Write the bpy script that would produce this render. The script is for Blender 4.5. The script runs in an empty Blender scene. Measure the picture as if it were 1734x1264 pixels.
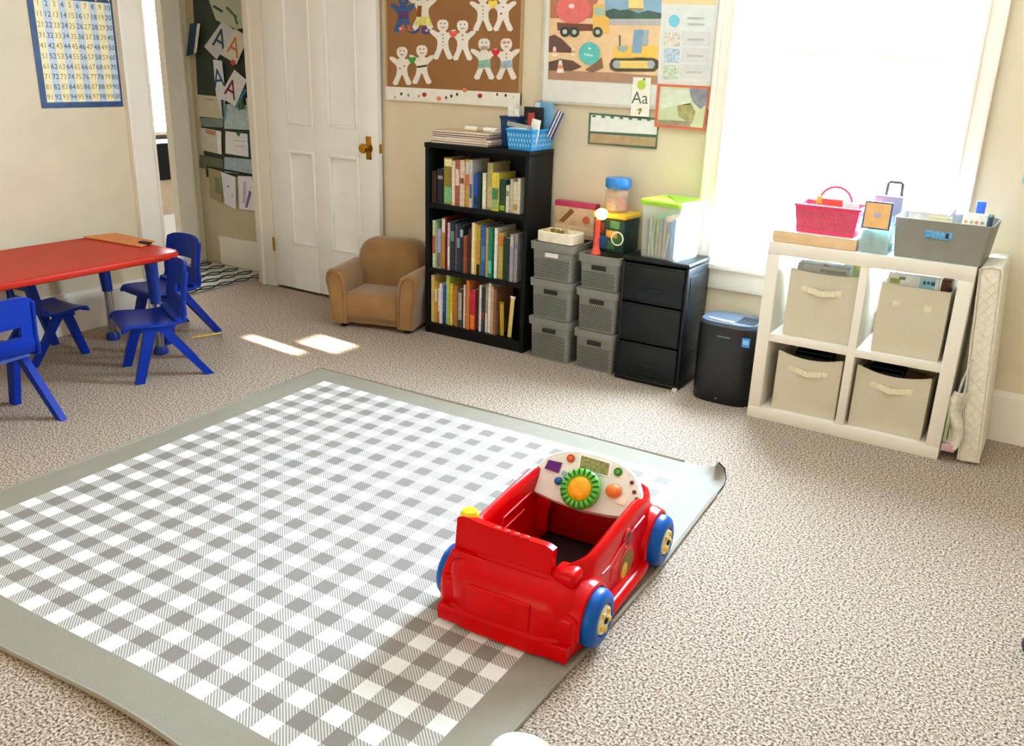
import bpy, bmesh, math, random
from mathutils import Vector, Matrix
random.seed(7)
C = bpy.context.scene.collection
SC = bpy.context.scene
PI = math.pi

# ------------------------------------------------------------------ camera
W, H, FPX = 1734, 1264, 1491.489
YAW, PITCH, ROLL, CAMH = 0.56246, 0.33682, 0.03283, 1.419
fw = Vector((-math.sin(YAW)*math.cos(PITCH), math.cos(YAW)*math.cos(PITCH), -math.sin(PITCH)))
r0 = Vector((math.cos(YAW), math.sin(YAW), 0)); u0 = r0.cross(fw)
rt = r0*math.cos(ROLL) + u0*math.sin(ROLL); up = -r0*math.sin(ROLL) + u0*math.cos(ROLL)
CAM = Vector((0, 0, CAMH))
cd = bpy.data.cameras.new('camera'); cam = bpy.data.objects.new('camera', cd); C.objects.link(cam)
cd.sensor_fit = 'HORIZONTAL'; cd.sensor_width = 36; cd.lens = 36*FPX/W; cd.clip_start = .02
m = Matrix.Identity(4)
for i in range(3):
    m[i][0], m[i][1], m[i][2], m[i][3] = rt[i], up[i], -fw[i], CAM[i]
cam.matrix_world = m
SC.camera = cam

# ------------------------------------------------------------------ world, sun, daylight, exposure
wd = bpy.data.worlds.new('world'); SC.world = wd; wd.use_nodes = True
bg = wd.node_tree.nodes['Background']; bg.inputs[0].default_value = (1.0, .92, .78, 1); bg.inputs[1].default_value = .6
def area(name, loc, aim, sx, sy, watts, col):
    l = bpy.data.lights.new(name, 'AREA'); l.shape = 'RECTANGLE'; l.size = sx; l.size_y = sy; l.energy = watts; l.color = col; l.spread = math.radians(166)
    o = bpy.data.objects.new(name, l); C.objects.link(o); o.location = loc
    o.rotation_euler = (Vector(aim)-Vector(loc)).to_track_quat('-Z', 'Y').to_euler(); o.visible_camera = True   # window lamps show as the bright sky
    return o
area('daylight_back_window', (-.96, 4.14, 1.3), (-.96, 2.2, 1.3), 1.25, 1.75, 510, (.58, .78, 1.0))
area('daylight_far_window', (-7.75, 5.15, 1.3), (-5, 5.15, 1.3), 1.8, 1.3, 240, (.84, .92, 1.0))
area('rear_fill', (-1.2, -3.4, 1.6), (-2.0, 2.5, .9), 3.2, 1.6, 42, (1.0, .83, .55))  # warm fill added behind the camera, no window built there
SUN_D = Vector((-5.25, .45, -1.76)).normalized()
sl = bpy.data.lights.new('sun', 'SUN'); sl.energy = 60; sl.angle = .006; sl.color = (1, .95, .86)
so = bpy.data.objects.new('sun', sl); C.objects.link(so); so.rotation_euler = SUN_D.to_track_quat('-Z', 'Y').to_euler()
so.location = (6, -2, 5)
vs = SC.view_settings
vs.view_transform = 'Standard'; vs.look = 'None'; vs.exposure = .22; vs.gamma = 1; vs.use_curve_mapping = False

# ------------------------------------------------------------------ measuring rays
CX, CY = W/2, H/2
def ray(px, py): return fw + rt*((px-CX)/FPX) - up*((py-CY)/FPX)
def aty(px, py, y): d = ray(px, py); return CAM + d*(y/d.y)
def atx(px, py, x): d = ray(px, py); return CAM + d*(x/d.x)
def atz(px, py, z=0): d = ray(px, py); return CAM + d*((z-CAMH)/d.z)
def atp(px, py, p, n): d = ray(px, py); return CAM + d*((p-CAM).dot(n)/d.dot(n))

# ------------------------------------------------------------------ materials
def lin(c): return tuple((v/12.92 if v <= .04045 else ((v+.055)/1.055)**2.4) for v in c)
def hx(s): s = s.lstrip('#'); return tuple(int(s[i:i+2], 16)/255 for i in (0, 2, 4))
MATS = {}
def M(col, rough=.6, metal=0, var=.08, scale=30, bump=0, coat=0, name=None, emit=0, alpha=0, sheen=0, spec=.35):
    key = (col, rough, metal, var, scale, bump, coat, emit, alpha, sheen, spec)
    if key in MATS: return MATS[key]
    mt = bpy.data.materials.new(name or 'mat_'+col.lstrip('#')); mt.use_nodes = True
    nt = mt.node_tree; b = nt.nodes['Principled BSDF']; c = lin(hx(col))
    b.inputs['Roughness'].default_value = rough; b.inputs['Metallic'].default_value = metal; b.inputs['Specular IOR Level'].default_value = spec
    if coat: b.inputs['Coat Weight'].default_value = coat; b.inputs['Coat Roughness'].default_value = .12
    if sheen: b.inputs['Sheen Weight'].default_value = sheen
    tc = nt.nodes.new('ShaderNodeTexCoord'); nz = nt.nodes.new('ShaderNodeTexNoise')
    nz.inputs['Scale'].default_value = scale; nz.inputs['Detail'].default_value = 3
    nt.links.new(tc.outputs['Object'], nz.inputs['Vector'])
    rp = nt.nodes.new('ShaderNodeValToRGB')
    rp.color_ramp.elements[0].position = .3; rp.color_ramp.elements[1].position = .7
    rp.color_ramp.elements[0].color = tuple(v*(1-var) for v in c)+(1,); rp.color_ramp.elements[1].color = tuple(min(1, v*(1+var)) for v in c)+(1,)
    nt.links.new(nz.outputs['Fac'], rp.inputs['Fac']); nt.links.new(rp.outputs['Color'], b.inputs['Base Color'])
    if bump:
        bp = nt.nodes.new('ShaderNodeBump'); bp.inputs['Strength'].default_value = bump; bp.inputs['Distance'].default_value = .01
        nt.links.new(nz.outputs['Fac'], bp.inputs['Height']); nt.links.new(bp.outputs['Normal'], b.inputs['Normal'])
    if emit: b.inputs['Emission Color'].default_value = c+(1,); b.inputs['Emission Strength'].default_value = emit
    if alpha:
        out = nt.nodes['Material Output']; tr = nt.nodes.new('ShaderNodeBsdfTransparent'); mx = nt.nodes.new('ShaderNodeMixShader')
        tr.inputs[0].default_value = tuple(.5+.5*v for v in c)+(1,)
        mx.inputs[0].default_value = 1-alpha
        nt.links.new(tr.outputs[0], mx.inputs[1]); nt.links.new(b.outputs[0], mx.inputs[2]); nt.links.new(mx.outputs[0], out.inputs[0])
    MATS[key] = mt
    return mt
def nmath(nt, op, a, b=None, cl=False):
    n = nt.nodes.new('ShaderNodeMath'); n.operation = op; n.use_clamp = cl
    for i, v in enumerate((a, b)):
        if v is None: continue
        if isinstance(v, (int, float)): n.inputs[i].default_value = v
        else: nt.links.new(v, n.inputs[i])
    return n.outputs[0]
def nmix(nt, f, a, b):
    n = nt.nodes.new('ShaderNodeMix'); n.data_type = 'RGBA'
    for k, v in ((0, f), (6, a), (7, b)):
        if isinstance(v, tuple): n.inputs[k].default_value = v+(1,) if len(v) == 3 else v
        elif isinstance(v, (int, float)): n.inputs[k].default_value = v
        else: nt.links.new(v, n.inputs[k])
    return n.outputs[2]
def carpet_mat():
    mt = bpy.data.materials.new('speckled_carpet'); mt.use_nodes = True; nt = mt.node_tree; b = nt.nodes['Principled BSDF']
    b.inputs['Roughness'].default_value = .95; b.inputs['Specular IOR Level'].default_value = .1
    tc = nt.nodes.new('ShaderNodeTexCoord')
    n1 = nt.nodes.new('ShaderNodeTexNoise'); n1.inputs['Scale'].default_value = 145; n1.inputs['Detail'].default_value = 3; n1.inputs['Roughness'].default_value = .7
    n2 = nt.nodes.new('ShaderNodeTexNoise'); n2.inputs['Scale'].default_value = 2.2; n2.inputs['Detail'].default_value = 2
    for n in (n1, n2): nt.links.new(tc.outputs['Object'], n.inputs['Vector'])
    rp = nt.nodes.new('ShaderNodeValToRGB'); e = rp.color_ramp.elements
    e[0].position = .39; e[0].color = lin(hx('422e22'))+(1,); e[1].position = .59; e[1].color = lin(hx('d8c6b4'))+(1,)
    k = e.new(.465); k.color = lin(hx('947d69'))+(1,)
    nt.links.new(n1.outputs['Fac'], rp.inputs['Fac'])
    f = nmath(nt, 'MULTIPLY', n2.outputs['Fac'], .22)
    nt.links.new(nmix(nt, f, rp.outputs['Color'], lin(hx('978474'))), b.inputs['Base Color'])
    bp = nt.nodes.new('ShaderNodeBump'); bp.inputs['Strength'].default_value = .5; bp.inputs['Distance'].default_value = .006
    nt.links.new(n1.outputs['Fac'], bp.inputs['Height']); nt.links.new(bp.outputs['Normal'], b.inputs['Normal'])
    return mt
def gingham_mat(sq, half):
    mt = bpy.data.materials.new('gingham_rug'); mt.use_nodes = True; nt = mt.node_tree; b = nt.nodes['Principled BSDF']
    b.inputs['Roughness'].default_value = .6; b.inputs['Specular IOR Level'].default_value = .25
    tc = nt.nodes.new('ShaderNodeTexCoord'); sp = nt.nodes.new('ShaderNodeSeparateXYZ'); nt.links.new(tc.outputs['UV'], sp.inputs[0])
    x, y = sp.outputs[0], sp.outputs[1]
    def odd(v): return nmath(nt, 'MODULO', nmath(nt, 'FLOOR', nmath(nt, 'DIVIDE', nmath(nt, 'ADD', v, half), sq)), 2)
    ox, oy = odd(x), odd(y)
    s = nmath(nt, 'ADD', ox, oy)
    dark = nmath(nt, 'GREATER_THAN', s, 1.5); mid = nmath(nt, 'MULTIPLY', nmath(nt, 'GREATER_THAN', s, .5), nmath(nt, 'LESS_THAN', s, 1.5))
    d = nmath(nt, 'ADD', nmath(nt, 'MULTIPLY', x, .7), nmath(nt, 'MULTIPLY', y, .72))
    wv = nmath(nt, 'SINE', nmath(nt, 'MULTIPLY', d, 2*PI/.0068))
    st = nmath(nt, 'ADD', nmath(nt, 'MULTIPLY', wv, .9), .5, True)
    n1 = nt.nodes.new('ShaderNodeTexNoise'); n1.inputs['Scale'].default_value = 260; nt.links.new(tc.outputs['UV'], n1.inputs['Vector'])
    n2 = nt.nodes.new('ShaderNodeTexNoise'); n2.inputs['Scale'].default_value = 14; nt.links.new(tc.outputs['UV'], n2.inputs['Vector'])
    white = lin(hx('e8e4de')); gr = lin(hx('867d74'))
    midc = nmix(nt, st, lin(hx('d0cac1')), lin(hx('8d857b')))
    c = nmix(nt, mid, white, midc); c = nmix(nt, dark, c, gr)
    ax = nmath(nt, 'ABSOLUTE', x); ay = nmath(nt, 'ABSOLUTE', y)
    bord = nmath(nt, 'GREATER_THAN', nmath(nt, 'MAXIMUM', ax, ay), half)
    c = nmix(nt, bord, c, lin(hx('918878')))
    g = nmath(nt, 'ADD', nmath(nt, 'MULTIPLY', n1.outputs['Fac'], .35), nmath(nt, 'ADD', nmath(nt, 'MULTIPLY', n2.outputs['Fac'], .12), .77))
    v = nt.nodes.new('ShaderNodeVectorMath'); v.operation = 'SCALE'; nt.links.new(c, v.inputs[0]); nt.links.new(g, v.inputs['Scale'])
    nt.links.new(v.outputs[0], b.inputs['Base Color'])
    bp = nt.nodes.new('ShaderNodeBump'); bp.inputs['Strength'].default_value = .3; bp.inputs['Distance'].default_value = .003
    nt.links.new(n1.outputs['Fac'], bp.inputs['Height']); nt.links.new(bp.outputs['Normal'], b.inputs['Normal'])
    return mt
def glass_mat():
    mt = bpy.data.materials.new('window_glass'); mt.use_nodes = True; nt = mt.node_tree; nt.nodes.remove(nt.nodes['Principled BSDF'])
    tr = nt.nodes.new('ShaderNodeBsdfTransparent'); gl = nt.nodes.new('ShaderNodeBsdfGlossy'); gl.inputs['Roughness'].default_value = .02
    mx = nt.nodes.new('ShaderNodeMixShader'); mx.inputs[0].default_value = .015
    nz = nt.nodes.new('ShaderNodeTexNoise'); nz.inputs['Scale'].default_value = 2; bp = nt.nodes.new('ShaderNodeBump'); bp.inputs['Strength'].default_value = .02
    nt.links.new(nz.outputs['Fac'], bp.inputs['Height']); nt.links.new(bp.outputs['Normal'], gl.inputs['Normal'])
    nt.links.new(tr.outputs[0], mx.inputs[1]); nt.links.new(gl.outputs[0], mx.inputs[2]); nt.links.new(mx.outputs[0], nt.nodes['Material Output'].inputs[0])
    return mt

# ------------------------------------------------------------------ mesh building
class MB:
    def __init__(self): self.b = bmesh.new()
    def box(self, x0, x1, y0, y1, z0, z1, bev=0, seg=2):
        vs_ = [self.b.verts.new((x, y, z)) for x in (x0, x1) for y in (y0, y1) for z in (z0, z1)]
        fs = [self.b.faces.new([vs_[i] for i in q]) for q in ((0, 1, 3, 2), (4, 6, 7, 5), (0, 4, 5, 1), (2, 3, 7, 6), (0, 2, 6, 4), (1, 5, 7, 3))]
        if bev:
            es = list({e for f in fs for e in f.edges})
            bmesh.ops.bevel(self.b, geom=es, offset=bev, segments=seg, affect='EDGES', profile=.5)
        return self
    def hexa(self, p):   # 8 corners: bottom 4 ccw, top 4 ccw
        v = [self.b.verts.new(q) for q in p]
        for q in ((3, 2, 1, 0), (4, 5, 6, 7), (0, 1, 5, 4), (1, 2, 6, 5), (2, 3, 7, 6), (3, 0, 4, 7)): self.b.faces.new([v[i] for i in q])
        return self
    def prism(self, pts, off):   # polygon of 3-D points extruded by vector off
        a = [self.b.verts.new(p) for p in pts]; o = Vector(off); c = [self.b.verts.new(Vector(p)+o) for p in pts]
        n = len(a); self.b.faces.new(a[::-1]); self.b.faces.new(c)
        for i in range(n): self.b.faces.new((a[i], a[(i+1) % n], c[(i+1) % n], c[i]))
        return self
    def lathe(self, prof, seg=20, mat=None, closed=False):   # (r, z) list about local z, then matrix
        mat = mat or Matrix.Identity(4); rings = []
        for r, z in prof:
            if r < 1e-6: rings.append([self.b.verts.new(mat @ Vector((0, 0, z)))])
            else: rings.append([self.b.verts.new(mat @ Vector((r*math.cos(2*PI*k/seg), r*math.sin(2*PI*k/seg), z))) for k in range(seg)])
        pairs = list(zip(rings, rings[1:]))
        if closed: pairs.append((rings[-1], rings[0]))
        for A, B in pairs:
            for k in range(seg):
                q = []
                for v in (A[k % len(A)], A[(k+1) % len(A)], B[(k+1) % len(B)], B[k % len(B)]):
                    if v not in q: q.append(v)
                if len(q) > 2:
                    try: self.b.faces.new(q)
                    except ValueError: pass
        return self
    def cyl(self, p, q, r, r2=None, seg=12):
        p, q = Vector(p), Vector(q); d = q-p; mt = Matrix.Translation(p) @ d.to_track_quat('Z', 'Y').to_matrix().to_4x4()
        r2 = r if r2 is None else r2
        return self.lathe([(0, 0), (r, 0), (r2, d.length), (0, d.length)], seg, mt)
    def ball(self, c, r, seg=14, sc=(1, 1, 1)):
        mt = Matrix.Translation(c) @ Matrix.Diagonal((sc[0], sc[1], sc[2], 1)); n = max(6, seg//2)
        return self.lathe([(r*math.sin(PI*i/n), -r*math.cos(PI*i/n)) for i in range(n+1)], seg, mt)
    def tube(self, pts, r, seg=8, cap=True):
        pts = [Vector(p) for p in pts]; rings = []
        for i, p in enumerate(pts):
            d = (pts[min(i+1, len(pts)-1)]-pts[max(i-1, 0)]).normalized()
            a = d.orthogonal().normalized() if i == 0 else (A0 - d*A0.dot(d)).normalized()
            A0 = a; bb = d.cross(a); rr = r[i] if isinstance(r, (list, tuple)) else r
            rings.append([self.b.verts.new(p + (a*math.cos(2*PI*k/seg)+bb*math.sin(2*PI*k/seg))*rr) for k in range(seg)])
        for A, B in zip(rings, rings[1:]):
            for k in range(seg): self.b.faces.new((A[k], A[(k+1) % seg], B[(k+1) % seg], B[k]))
        if cap: self.b.faces.new(rings[0][::-1]); self.b.faces.new(rings[-1])
        return self
    def grid(self, fn, nu, nv, hole=None):
        v = [[self.b.verts.new(fn(i/nu, j/nv)) for j in range(nv+1)] for i in range(nu+1)]
        for i in range(nu):
            for j in range(nv):
                if hole and hole((i+.5)/nu, (j+.5)/nv): continue
                self.b.faces.new((v[i][j], v[i+1][j], v[i+1][j+1], v[i][j+1]))
        return self
    def solid(self, t):
        bmesh.ops.recalc_face_normals(self.b, faces=self.b.faces[:])
        bmesh.ops.solidify(self.b, geom=self.b.faces[:], thickness=t); return self
    def build(self, name, mt, parent=None, loc=None, rz=0, smooth=None, world=False):
        bmesh.ops.recalc_face_normals(self.b, faces=self.b.faces[:])
        me = bpy.data.meshes.new(name)
        if world and parent is not None:   # points were given in world space: bring into parent's space
            self.b.transform(parent_world(parent).inverted())
        self.b.to_mesh(me); self.b.free()
        if smooth is not None:
            for p in me.polygons: p.use_smooth = True
            try: me.set_sharp_from_angle(angle=math.radians(smooth))
            except Exception: pass
        me.materials.append(mt)
        o = bpy.data.objects.new(name, me); C.objects.link(o)
        if parent is not None: o.parent = parent
        if loc is not None: o.location = loc
        if rz: o.rotation_euler = (0, 0, rz)
        return o
def parent_world(o):
    mt = Matrix.LocRotScale(o.location, o.rotation_euler, o.scale)
    return parent_world(o.parent) @ mt if o.parent else mt
def tag(o, label, cat, group=None, kind=None):
    o['label'] = label; o['category'] = cat
    if group: o['group'] = group
    if kind: o['kind'] = kind
    return o
def thing(name, label, cat, loc=(0, 0, 0), rz=0, group=None):
    o = bpy.data.objects.new(name, None); C.objects.link(o); o.location = loc; o.rotation_euler = (0, 0, rz); o.empty_display_size = .05
    return tag(o, label, cat, group)
def struct(o): o['kind'] = 'structure'; return o
def sempty(name, loc=(0, 0, 0)):
    o = bpy.data.objects.new(name, None); C.objects.link(o); o.location = loc; o['kind'] = 'structure'; return o
def copy_tree(o, parent=None):
    c = o.copy(); C.objects.link(c); c.parent = parent
    for ch in list(o.children): copy_tree(ch, c)
    return c
def bx(name, mt, parent, x0, x1, y0, y1, z0, z1, bev=0, seg=2, smooth=None): return MB().box(x0, x1, y0, y1, z0, z1, bev, seg).build(name, mt, parent, smooth=smooth if smooth is not None else (40 if bev else None))
def disc_px(cx, cy, rx, ry=None, n=16): ry = ry or rx; return [(cx+rx*math.cos(2*PI*k/n), cy+ry*math.sin(2*PI*k/n)) for k in range(n)]
TXT = {}
def text_mesh(s, size=1.0):
    if (s, size) not in TXT:
        cu = bpy.data.curves.new('t', 'FONT'); cu.body = s; cu.size = size; cu.align_x = 'CENTER'; cu.align_y = 'CENTER'; cu.resolution_u = 2
        o = bpy.data.objects.new('t', cu); C.objects.link(o); dg = bpy.context.evaluated_depsgraph_get(); dg.update()
        TXT[(s, size)] = bpy.data.meshes.new_from_object(o.evaluated_get(dg)); bpy.data.objects.remove(o); bpy.data.curves.remove(cu)
    return TXT[(s, size)]
def add_text(mb, s, size, mat):   # text in its xy plane, placed by matrix
    me = text_mesh(s, size); t = bmesh.new(); t.from_mesh(me); t.transform(mat)
    vm = {v: mb.b.verts.new(v.co) for v in t.verts}
    for f in t.faces:
        try: mb.b.faces.new([vm[v] for v in f.verts])
        except ValueError: pass
    t.free()
def frame(o, ex, ey):   # matrix with given origin and in-plane axes
    ex, ey = Vector(ex).normalized(), Vector(ey).normalized(); ez = ex.cross(ey); mt = Matrix.Identity(4)
    for i in range(3): mt[i][0], mt[i][1], mt[i][2], mt[i][3] = ex[i], ey[i], ez[i], o[i]
    return mt
# ------------------------------------------------------------------ shared materials
m_wall = M('deceb0', .85, var=.03, scale=6, bump=.05, name='wall_paint')
m_trim = M('f4ecde', .45, var=.02, scale=8, name='trim_paint')
m_door = M('f7f4ee', .35, var=.02, scale=8, name='door_paint')
m_black = M('0e1012', .5, spec=.2, name='black_board')
m_white = M('f4f2ec', .5, var=.02, name='white_board')
m_paper = M('f5f2ea', .8, var=.02, name='paper')
m_grey = M('85857e', .55, name='grey_plastic')
m_dark = M('24241f', .7, name='dark_gap')
m_red = M('c40105', .22, var=.04, spec=.14, scale=5, name='red_plastic')
m_blue = M('0f4fc0', .35, var=.05, scale=5, coat=.2, name='blue_plastic')
m_gold = M('b98a2c', .25, 1, name='brass')
GLASS = glass_mat()
YB = 3.97; XL = -4.37
# ================================================================== THE SETTING
struct(MB().box(-8.2, 1.9, -3.6, 4.5, -.1, 0).build('floor', carpet_mat()))
struct(MB().box(-8.2, 2.0, -3.6, 7.5, 2.5, 2.6).build('ceiling', M('efe9dc', .9, var=.02)))
# back wall round the window opening
WX0, WX1, WZ0, WZ1 = -1.41, -.445, .57, 2.12
wb = MB(); wb.box(XL-.1, WX0, YB, YB+.15, 0, 2.5); wb.box(WX1, 2.0, YB, YB+.15, 0, 2.5)
wb.box(WX0, WX1, YB, YB+.15, 0, WZ0-.02); wb.box(WX0, WX1, YB, YB+.15, WZ1, 2.5)
struct(wb.build('wall_back', m_wall))
# left wall with the doorway
DY0, DY1 = 3.148, 3.935
wl = MB(); wl.box(XL-.1, XL, -3.6, DY0, 0, 2.5); wl.box(XL-.1, XL, DY0, DY1, 2.06, 2.5); wl.box(XL-.1, XL, DY1, YB, 0, 2.5)
struct(wl.build('wall_left', m_wall))
# right wall (outside the frame) with an added opening, masked to shape the sun patches
PX = 1.9
def sunhole(x, y): k = (PX-x)/5.25; return y-.45*k, 1.76*k   # where the ray to floor point (x, y) crosses the right wall
yA, _ = sunhole(-3.43, 3.035); yB, _ = sunhole(-3.22, 3.21)
py0, py1, pz0, pz1 = yA-.04, yB+.1, 1.66, 1.875
wr = MB(); wr.box(PX, PX+.1, -3.6, py0, 0, 2.5)
wr.box(PX, PX+.1, py1, YB, 0, 2.5); wr.box(PX, PX+.1, py0, py1, 0, pz0); wr.box(PX, PX+.1, py0, py1, pz1, 2.5)
struct(wr.build('wall_right', m_wall))
wp = sempty('sun_mask', (PX, (py0+py1)/2, pz0))
for q in ((yA+.04, yB-.08, pz0, pz1), (py0, yA+.04, pz0, 1.712), (yB-.08, py1, 1.765, pz1)):
    MB().box(PX+.02, PX+.05, q[0], q[1], q[2], q[3]).build('mask_board', m_trim, wp, world=True)  # unseen boards added to cut the sunlight into two patches
# baseboards
def baseboard(name, pts, tk, out):
    mb = MB()
    (x0, y0), (x1, y1) = pts; ox, oy = out
    for h0, h1, t in ((0, .17, tk), (.17, .195, tk*1.25), (.195, .215, tk*.6)):
        mb.hexa([(x0, y0, h0), (x1, y1, h0), (x1+ox*t, y1+oy*t, h0), (x0+ox*t, y0+oy*t, h0), (x0, y0, h1), (x1, y1, h1), (x1+ox*t, y1+oy*t, h1), (x0+ox*t, y0+oy*t, h1)])
    return struct(mb.build(name, m_trim))
baseboard('baseboard_left', ((XL, -3.6), (XL, 2.99)), .02, (1, 0))
baseboard('baseboard_back', ((-3.4, YB), (1.9, YB)), .015, (0, -1))
# doorway casing and jambs
t1 = sempty('trim_1', (XL, DY0, 0))
def casing(parent, y0, y1, z0, z1):
    bx('casing_board', m_trim, parent, 0, .018, y0, y1, z0, z1); bx('casing_bead', m_trim, parent, .018, .028, y0, y0+.022, z0, z1, .004); bx('casing_bead', m_trim, parent, .018, .024, y1-.02, y1-.006, z0, z1, .003)
casing(t1, -.155, 0, 0, 2.15)
bx('jamb', m_trim, t1, -.11, .0, -.014, 0.0, 0, 2.06)
t2 = sempty('trim_2', (XL, DY1, 0))
bx('jamb', m_trim, t2, -.11, .045, -.015, .03, 0, 2.06, .004); bx('door_stop', m_trim, t2, -.06, -.045, -.03, -.015, 0, 2.06)
bx('casing_board', m_trim, t2, 0, .06, -.008, .03, 0, 2.06, .003)
# ---------------------------------------------------------------- back window
w1 = sempty('window_1', ((WX0+WX1)/2, YB, WZ0)); hw = (WX1-WX0)/2; hh = WZ1-WZ0
for s in (-1, 1):
    a, b = sorted((s*hw, s*(hw+.078)))
    bx('casing_board', m_trim, w1, a, b, -.018, 0, 0, hh+.08); a, b = sorted((s*(hw+.056), s*(hw+.078)))
    bx('casing_bead', m_trim, w1, a, b, -.032, -.018, 0, hh+.08, .004); a, b = sorted((s*(hw+.004), s*(hw+.016)))
    bx('casing_bead', m_trim, w1, a, b, -.026, -.018, 0, hh+.08, .003)
    a, b = sorted((s*hw, s*(hw-.012))); bx('jamb', m_trim, w1, a, b, 0, .15, 0, hh)
bx('casing_board', m_trim, w1, -hw-.1, hw+.1, -.022, 0, hh, hh+.1)
bx('window_sill', m_trim, w1, -hw-.11, hw+.11, -.045, .1, -.025, 0, .006)
bx('apron', m_trim, w1, -hw-.08, hw+.08, -.02, 0, -.12, -.025, .003)
for z0, z1, y0, y1 in ((0, .93, .045, .075), (.93, hh, .08, .11)):
    sash = bx('sash_frame', m_trim, w1, -hw+.012, -hw+.06, y0, y1, z0, z1); bx('stile', m_trim, sash, hw-.07, hw-.012, y0, y1, z0, z1)
    bx('rail', m_trim, sash, -hw+.06, hw-.07, y0, y1, z0, z0+.04); bx('rail', m_trim, sash, -hw+.06, hw-.07, y0, y1, z1-.012, z1)
    bx('pane', GLASS, sash, -hw+.06, hw-.07, (y0+y1)/2-.002, (y0+y1)/2+.002, z0+.04, z1-.012)
# ---------------------------------------------------------------- open panelled door
d1 = sempty('door_1', (-4.3, 3.915, .018)); DW, DH = .885, 2.03
P1, P2 = (.165, .38), (.495, .735); R = [(.29, .865), (1.02, 1.9)]
bx('stile', m_door, d1, 0, P1[0], 0, .035, 0, DH, .002); bx('stile', m_door, d1, P1[1], P2[0], 0, .035, 0, DH, .002); bx('stile', m_door, d1, P2[1], DW, 0, .035, 0, DH, .002)
for z0, z1 in ((0, R[0][0]), (R[0][1], R[1][0]), (R[1][1], DH)):
    for a, b in (P1, P2): bx('rail', m_door, d1, a, b, 0, .035, z0, z1)
for a, b in (P1, P2):
    for z0, z1 in R:
        pn = bx('panel', m_door, d1, a, b, .02, .027, z0, z1)
        for q in ((a, a+.016, z0, z1), (b-.016, b, z0, z1), (a+.016, b-.016, z0, z0+.016), (a+.016, b-.016, z1-.016, z1)):
            MB().box(q[0], q[1], -.006, .02, q[2], q[3], .0045).build('moulding', m_door, pn, smooth=40)
kn = MB().lathe([(0, 0), (.03, 0), (.03, .004), (.012, .008), (.011, .03), (.024, .036), (.029, .048), (.024, .06), (0, .064)], 18, Matrix.Translation((DW-.07, 0, .925)) @ Matrix.Rotation(PI/2, 4, 'X')).build('door_knob', m_gold, d1, smooth=40)
bx('knob_plate', m_gold, kn, DW-.09, DW-.05, -.004, 0, .86, .99, .002)
MB().box(DW-.002, DW+.004, .008, .028, .9, .95).build('latch_plate', m_gold, d1)
for z in (.22, 1.8): MB().cyl((-.008, -.006, z), (-.008, -.006, z+.09), .006).build('hinge', m_gold, d1)
# ---------------------------------------------------------------- hall beyond the doorway
hw_ = M('cdbfa0', .85, var=.03, scale=6); YH = 4.16; XH = -5.3
struct(MB().box(XH-.12, XL-.1, YH, YH+.1, 0, 2.5).build('wall_hall_back', hw_))
wh = MB(); wh.box(XH-.04, XH, 3.965, YH, 0, 2.5); wh.box(XH-.04, XH, 1.5, 3.15, 0, 2.5); wh.box(XH-.04, XH, 3.15, 3.965, 2.08, 2.5)
struct(wh.build('wall_hall_side', M('e2d9c0', .6, var=.03)))
struct(MB().box(XH, XL-.1, 1.4, 1.5, 0, 2.5).build('wall_hall_end', hw_))
t3 = sempty('trim_3', (XH, 3.965, 0))
bx('casing_board', m_trim, t3, 0, .02, .0, .13, 0, 2.1); bx('casing_bead', m_trim, t3, .02, .03, .105, .13, 0, 2.1, .004); bx('jamb', m_trim, t3, -.045, .02, -.01, 0, 0, 2.08)
hb = MB(); hb.box(-5.12, XL-.1, YH-.018, YH, 0, .17); hb.box(-5.12, XL-.1, YH-.024, YH, .17, .2)
struct(hb.build('baseboard_hall', m_trim))
# far room with its own window
zf = atx(268, 222, -7.6).z
wf = MB(); wf.box(-7.7, -7.6, 1.5, 7.5, 0, zf); wf.box(-7.7, -7.6, 1.5, 4.2, zf, 2.5); wf.box(-7.7, -7.6, 6.1, 7.5, zf, 2.5)
struct(wf.build('wall_far_room', hw_))
w2 = sempty('window_2', (-7.6, 5.15, zf))
bx('window_sill', m_trim, w2, 0, .08, -1, 1, -.03, 0); bx('sash_frame', m_trim, w2, -.05, -.02, -.95, -.9, 0, 1.3); bx('pane', GLASS, w2, -.04, -.035, -.9, .95, 0, 1.3); bx('sash_frame', m_trim, w2, -.05, -.02, .9, .95, 0, 1.3)
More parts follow.
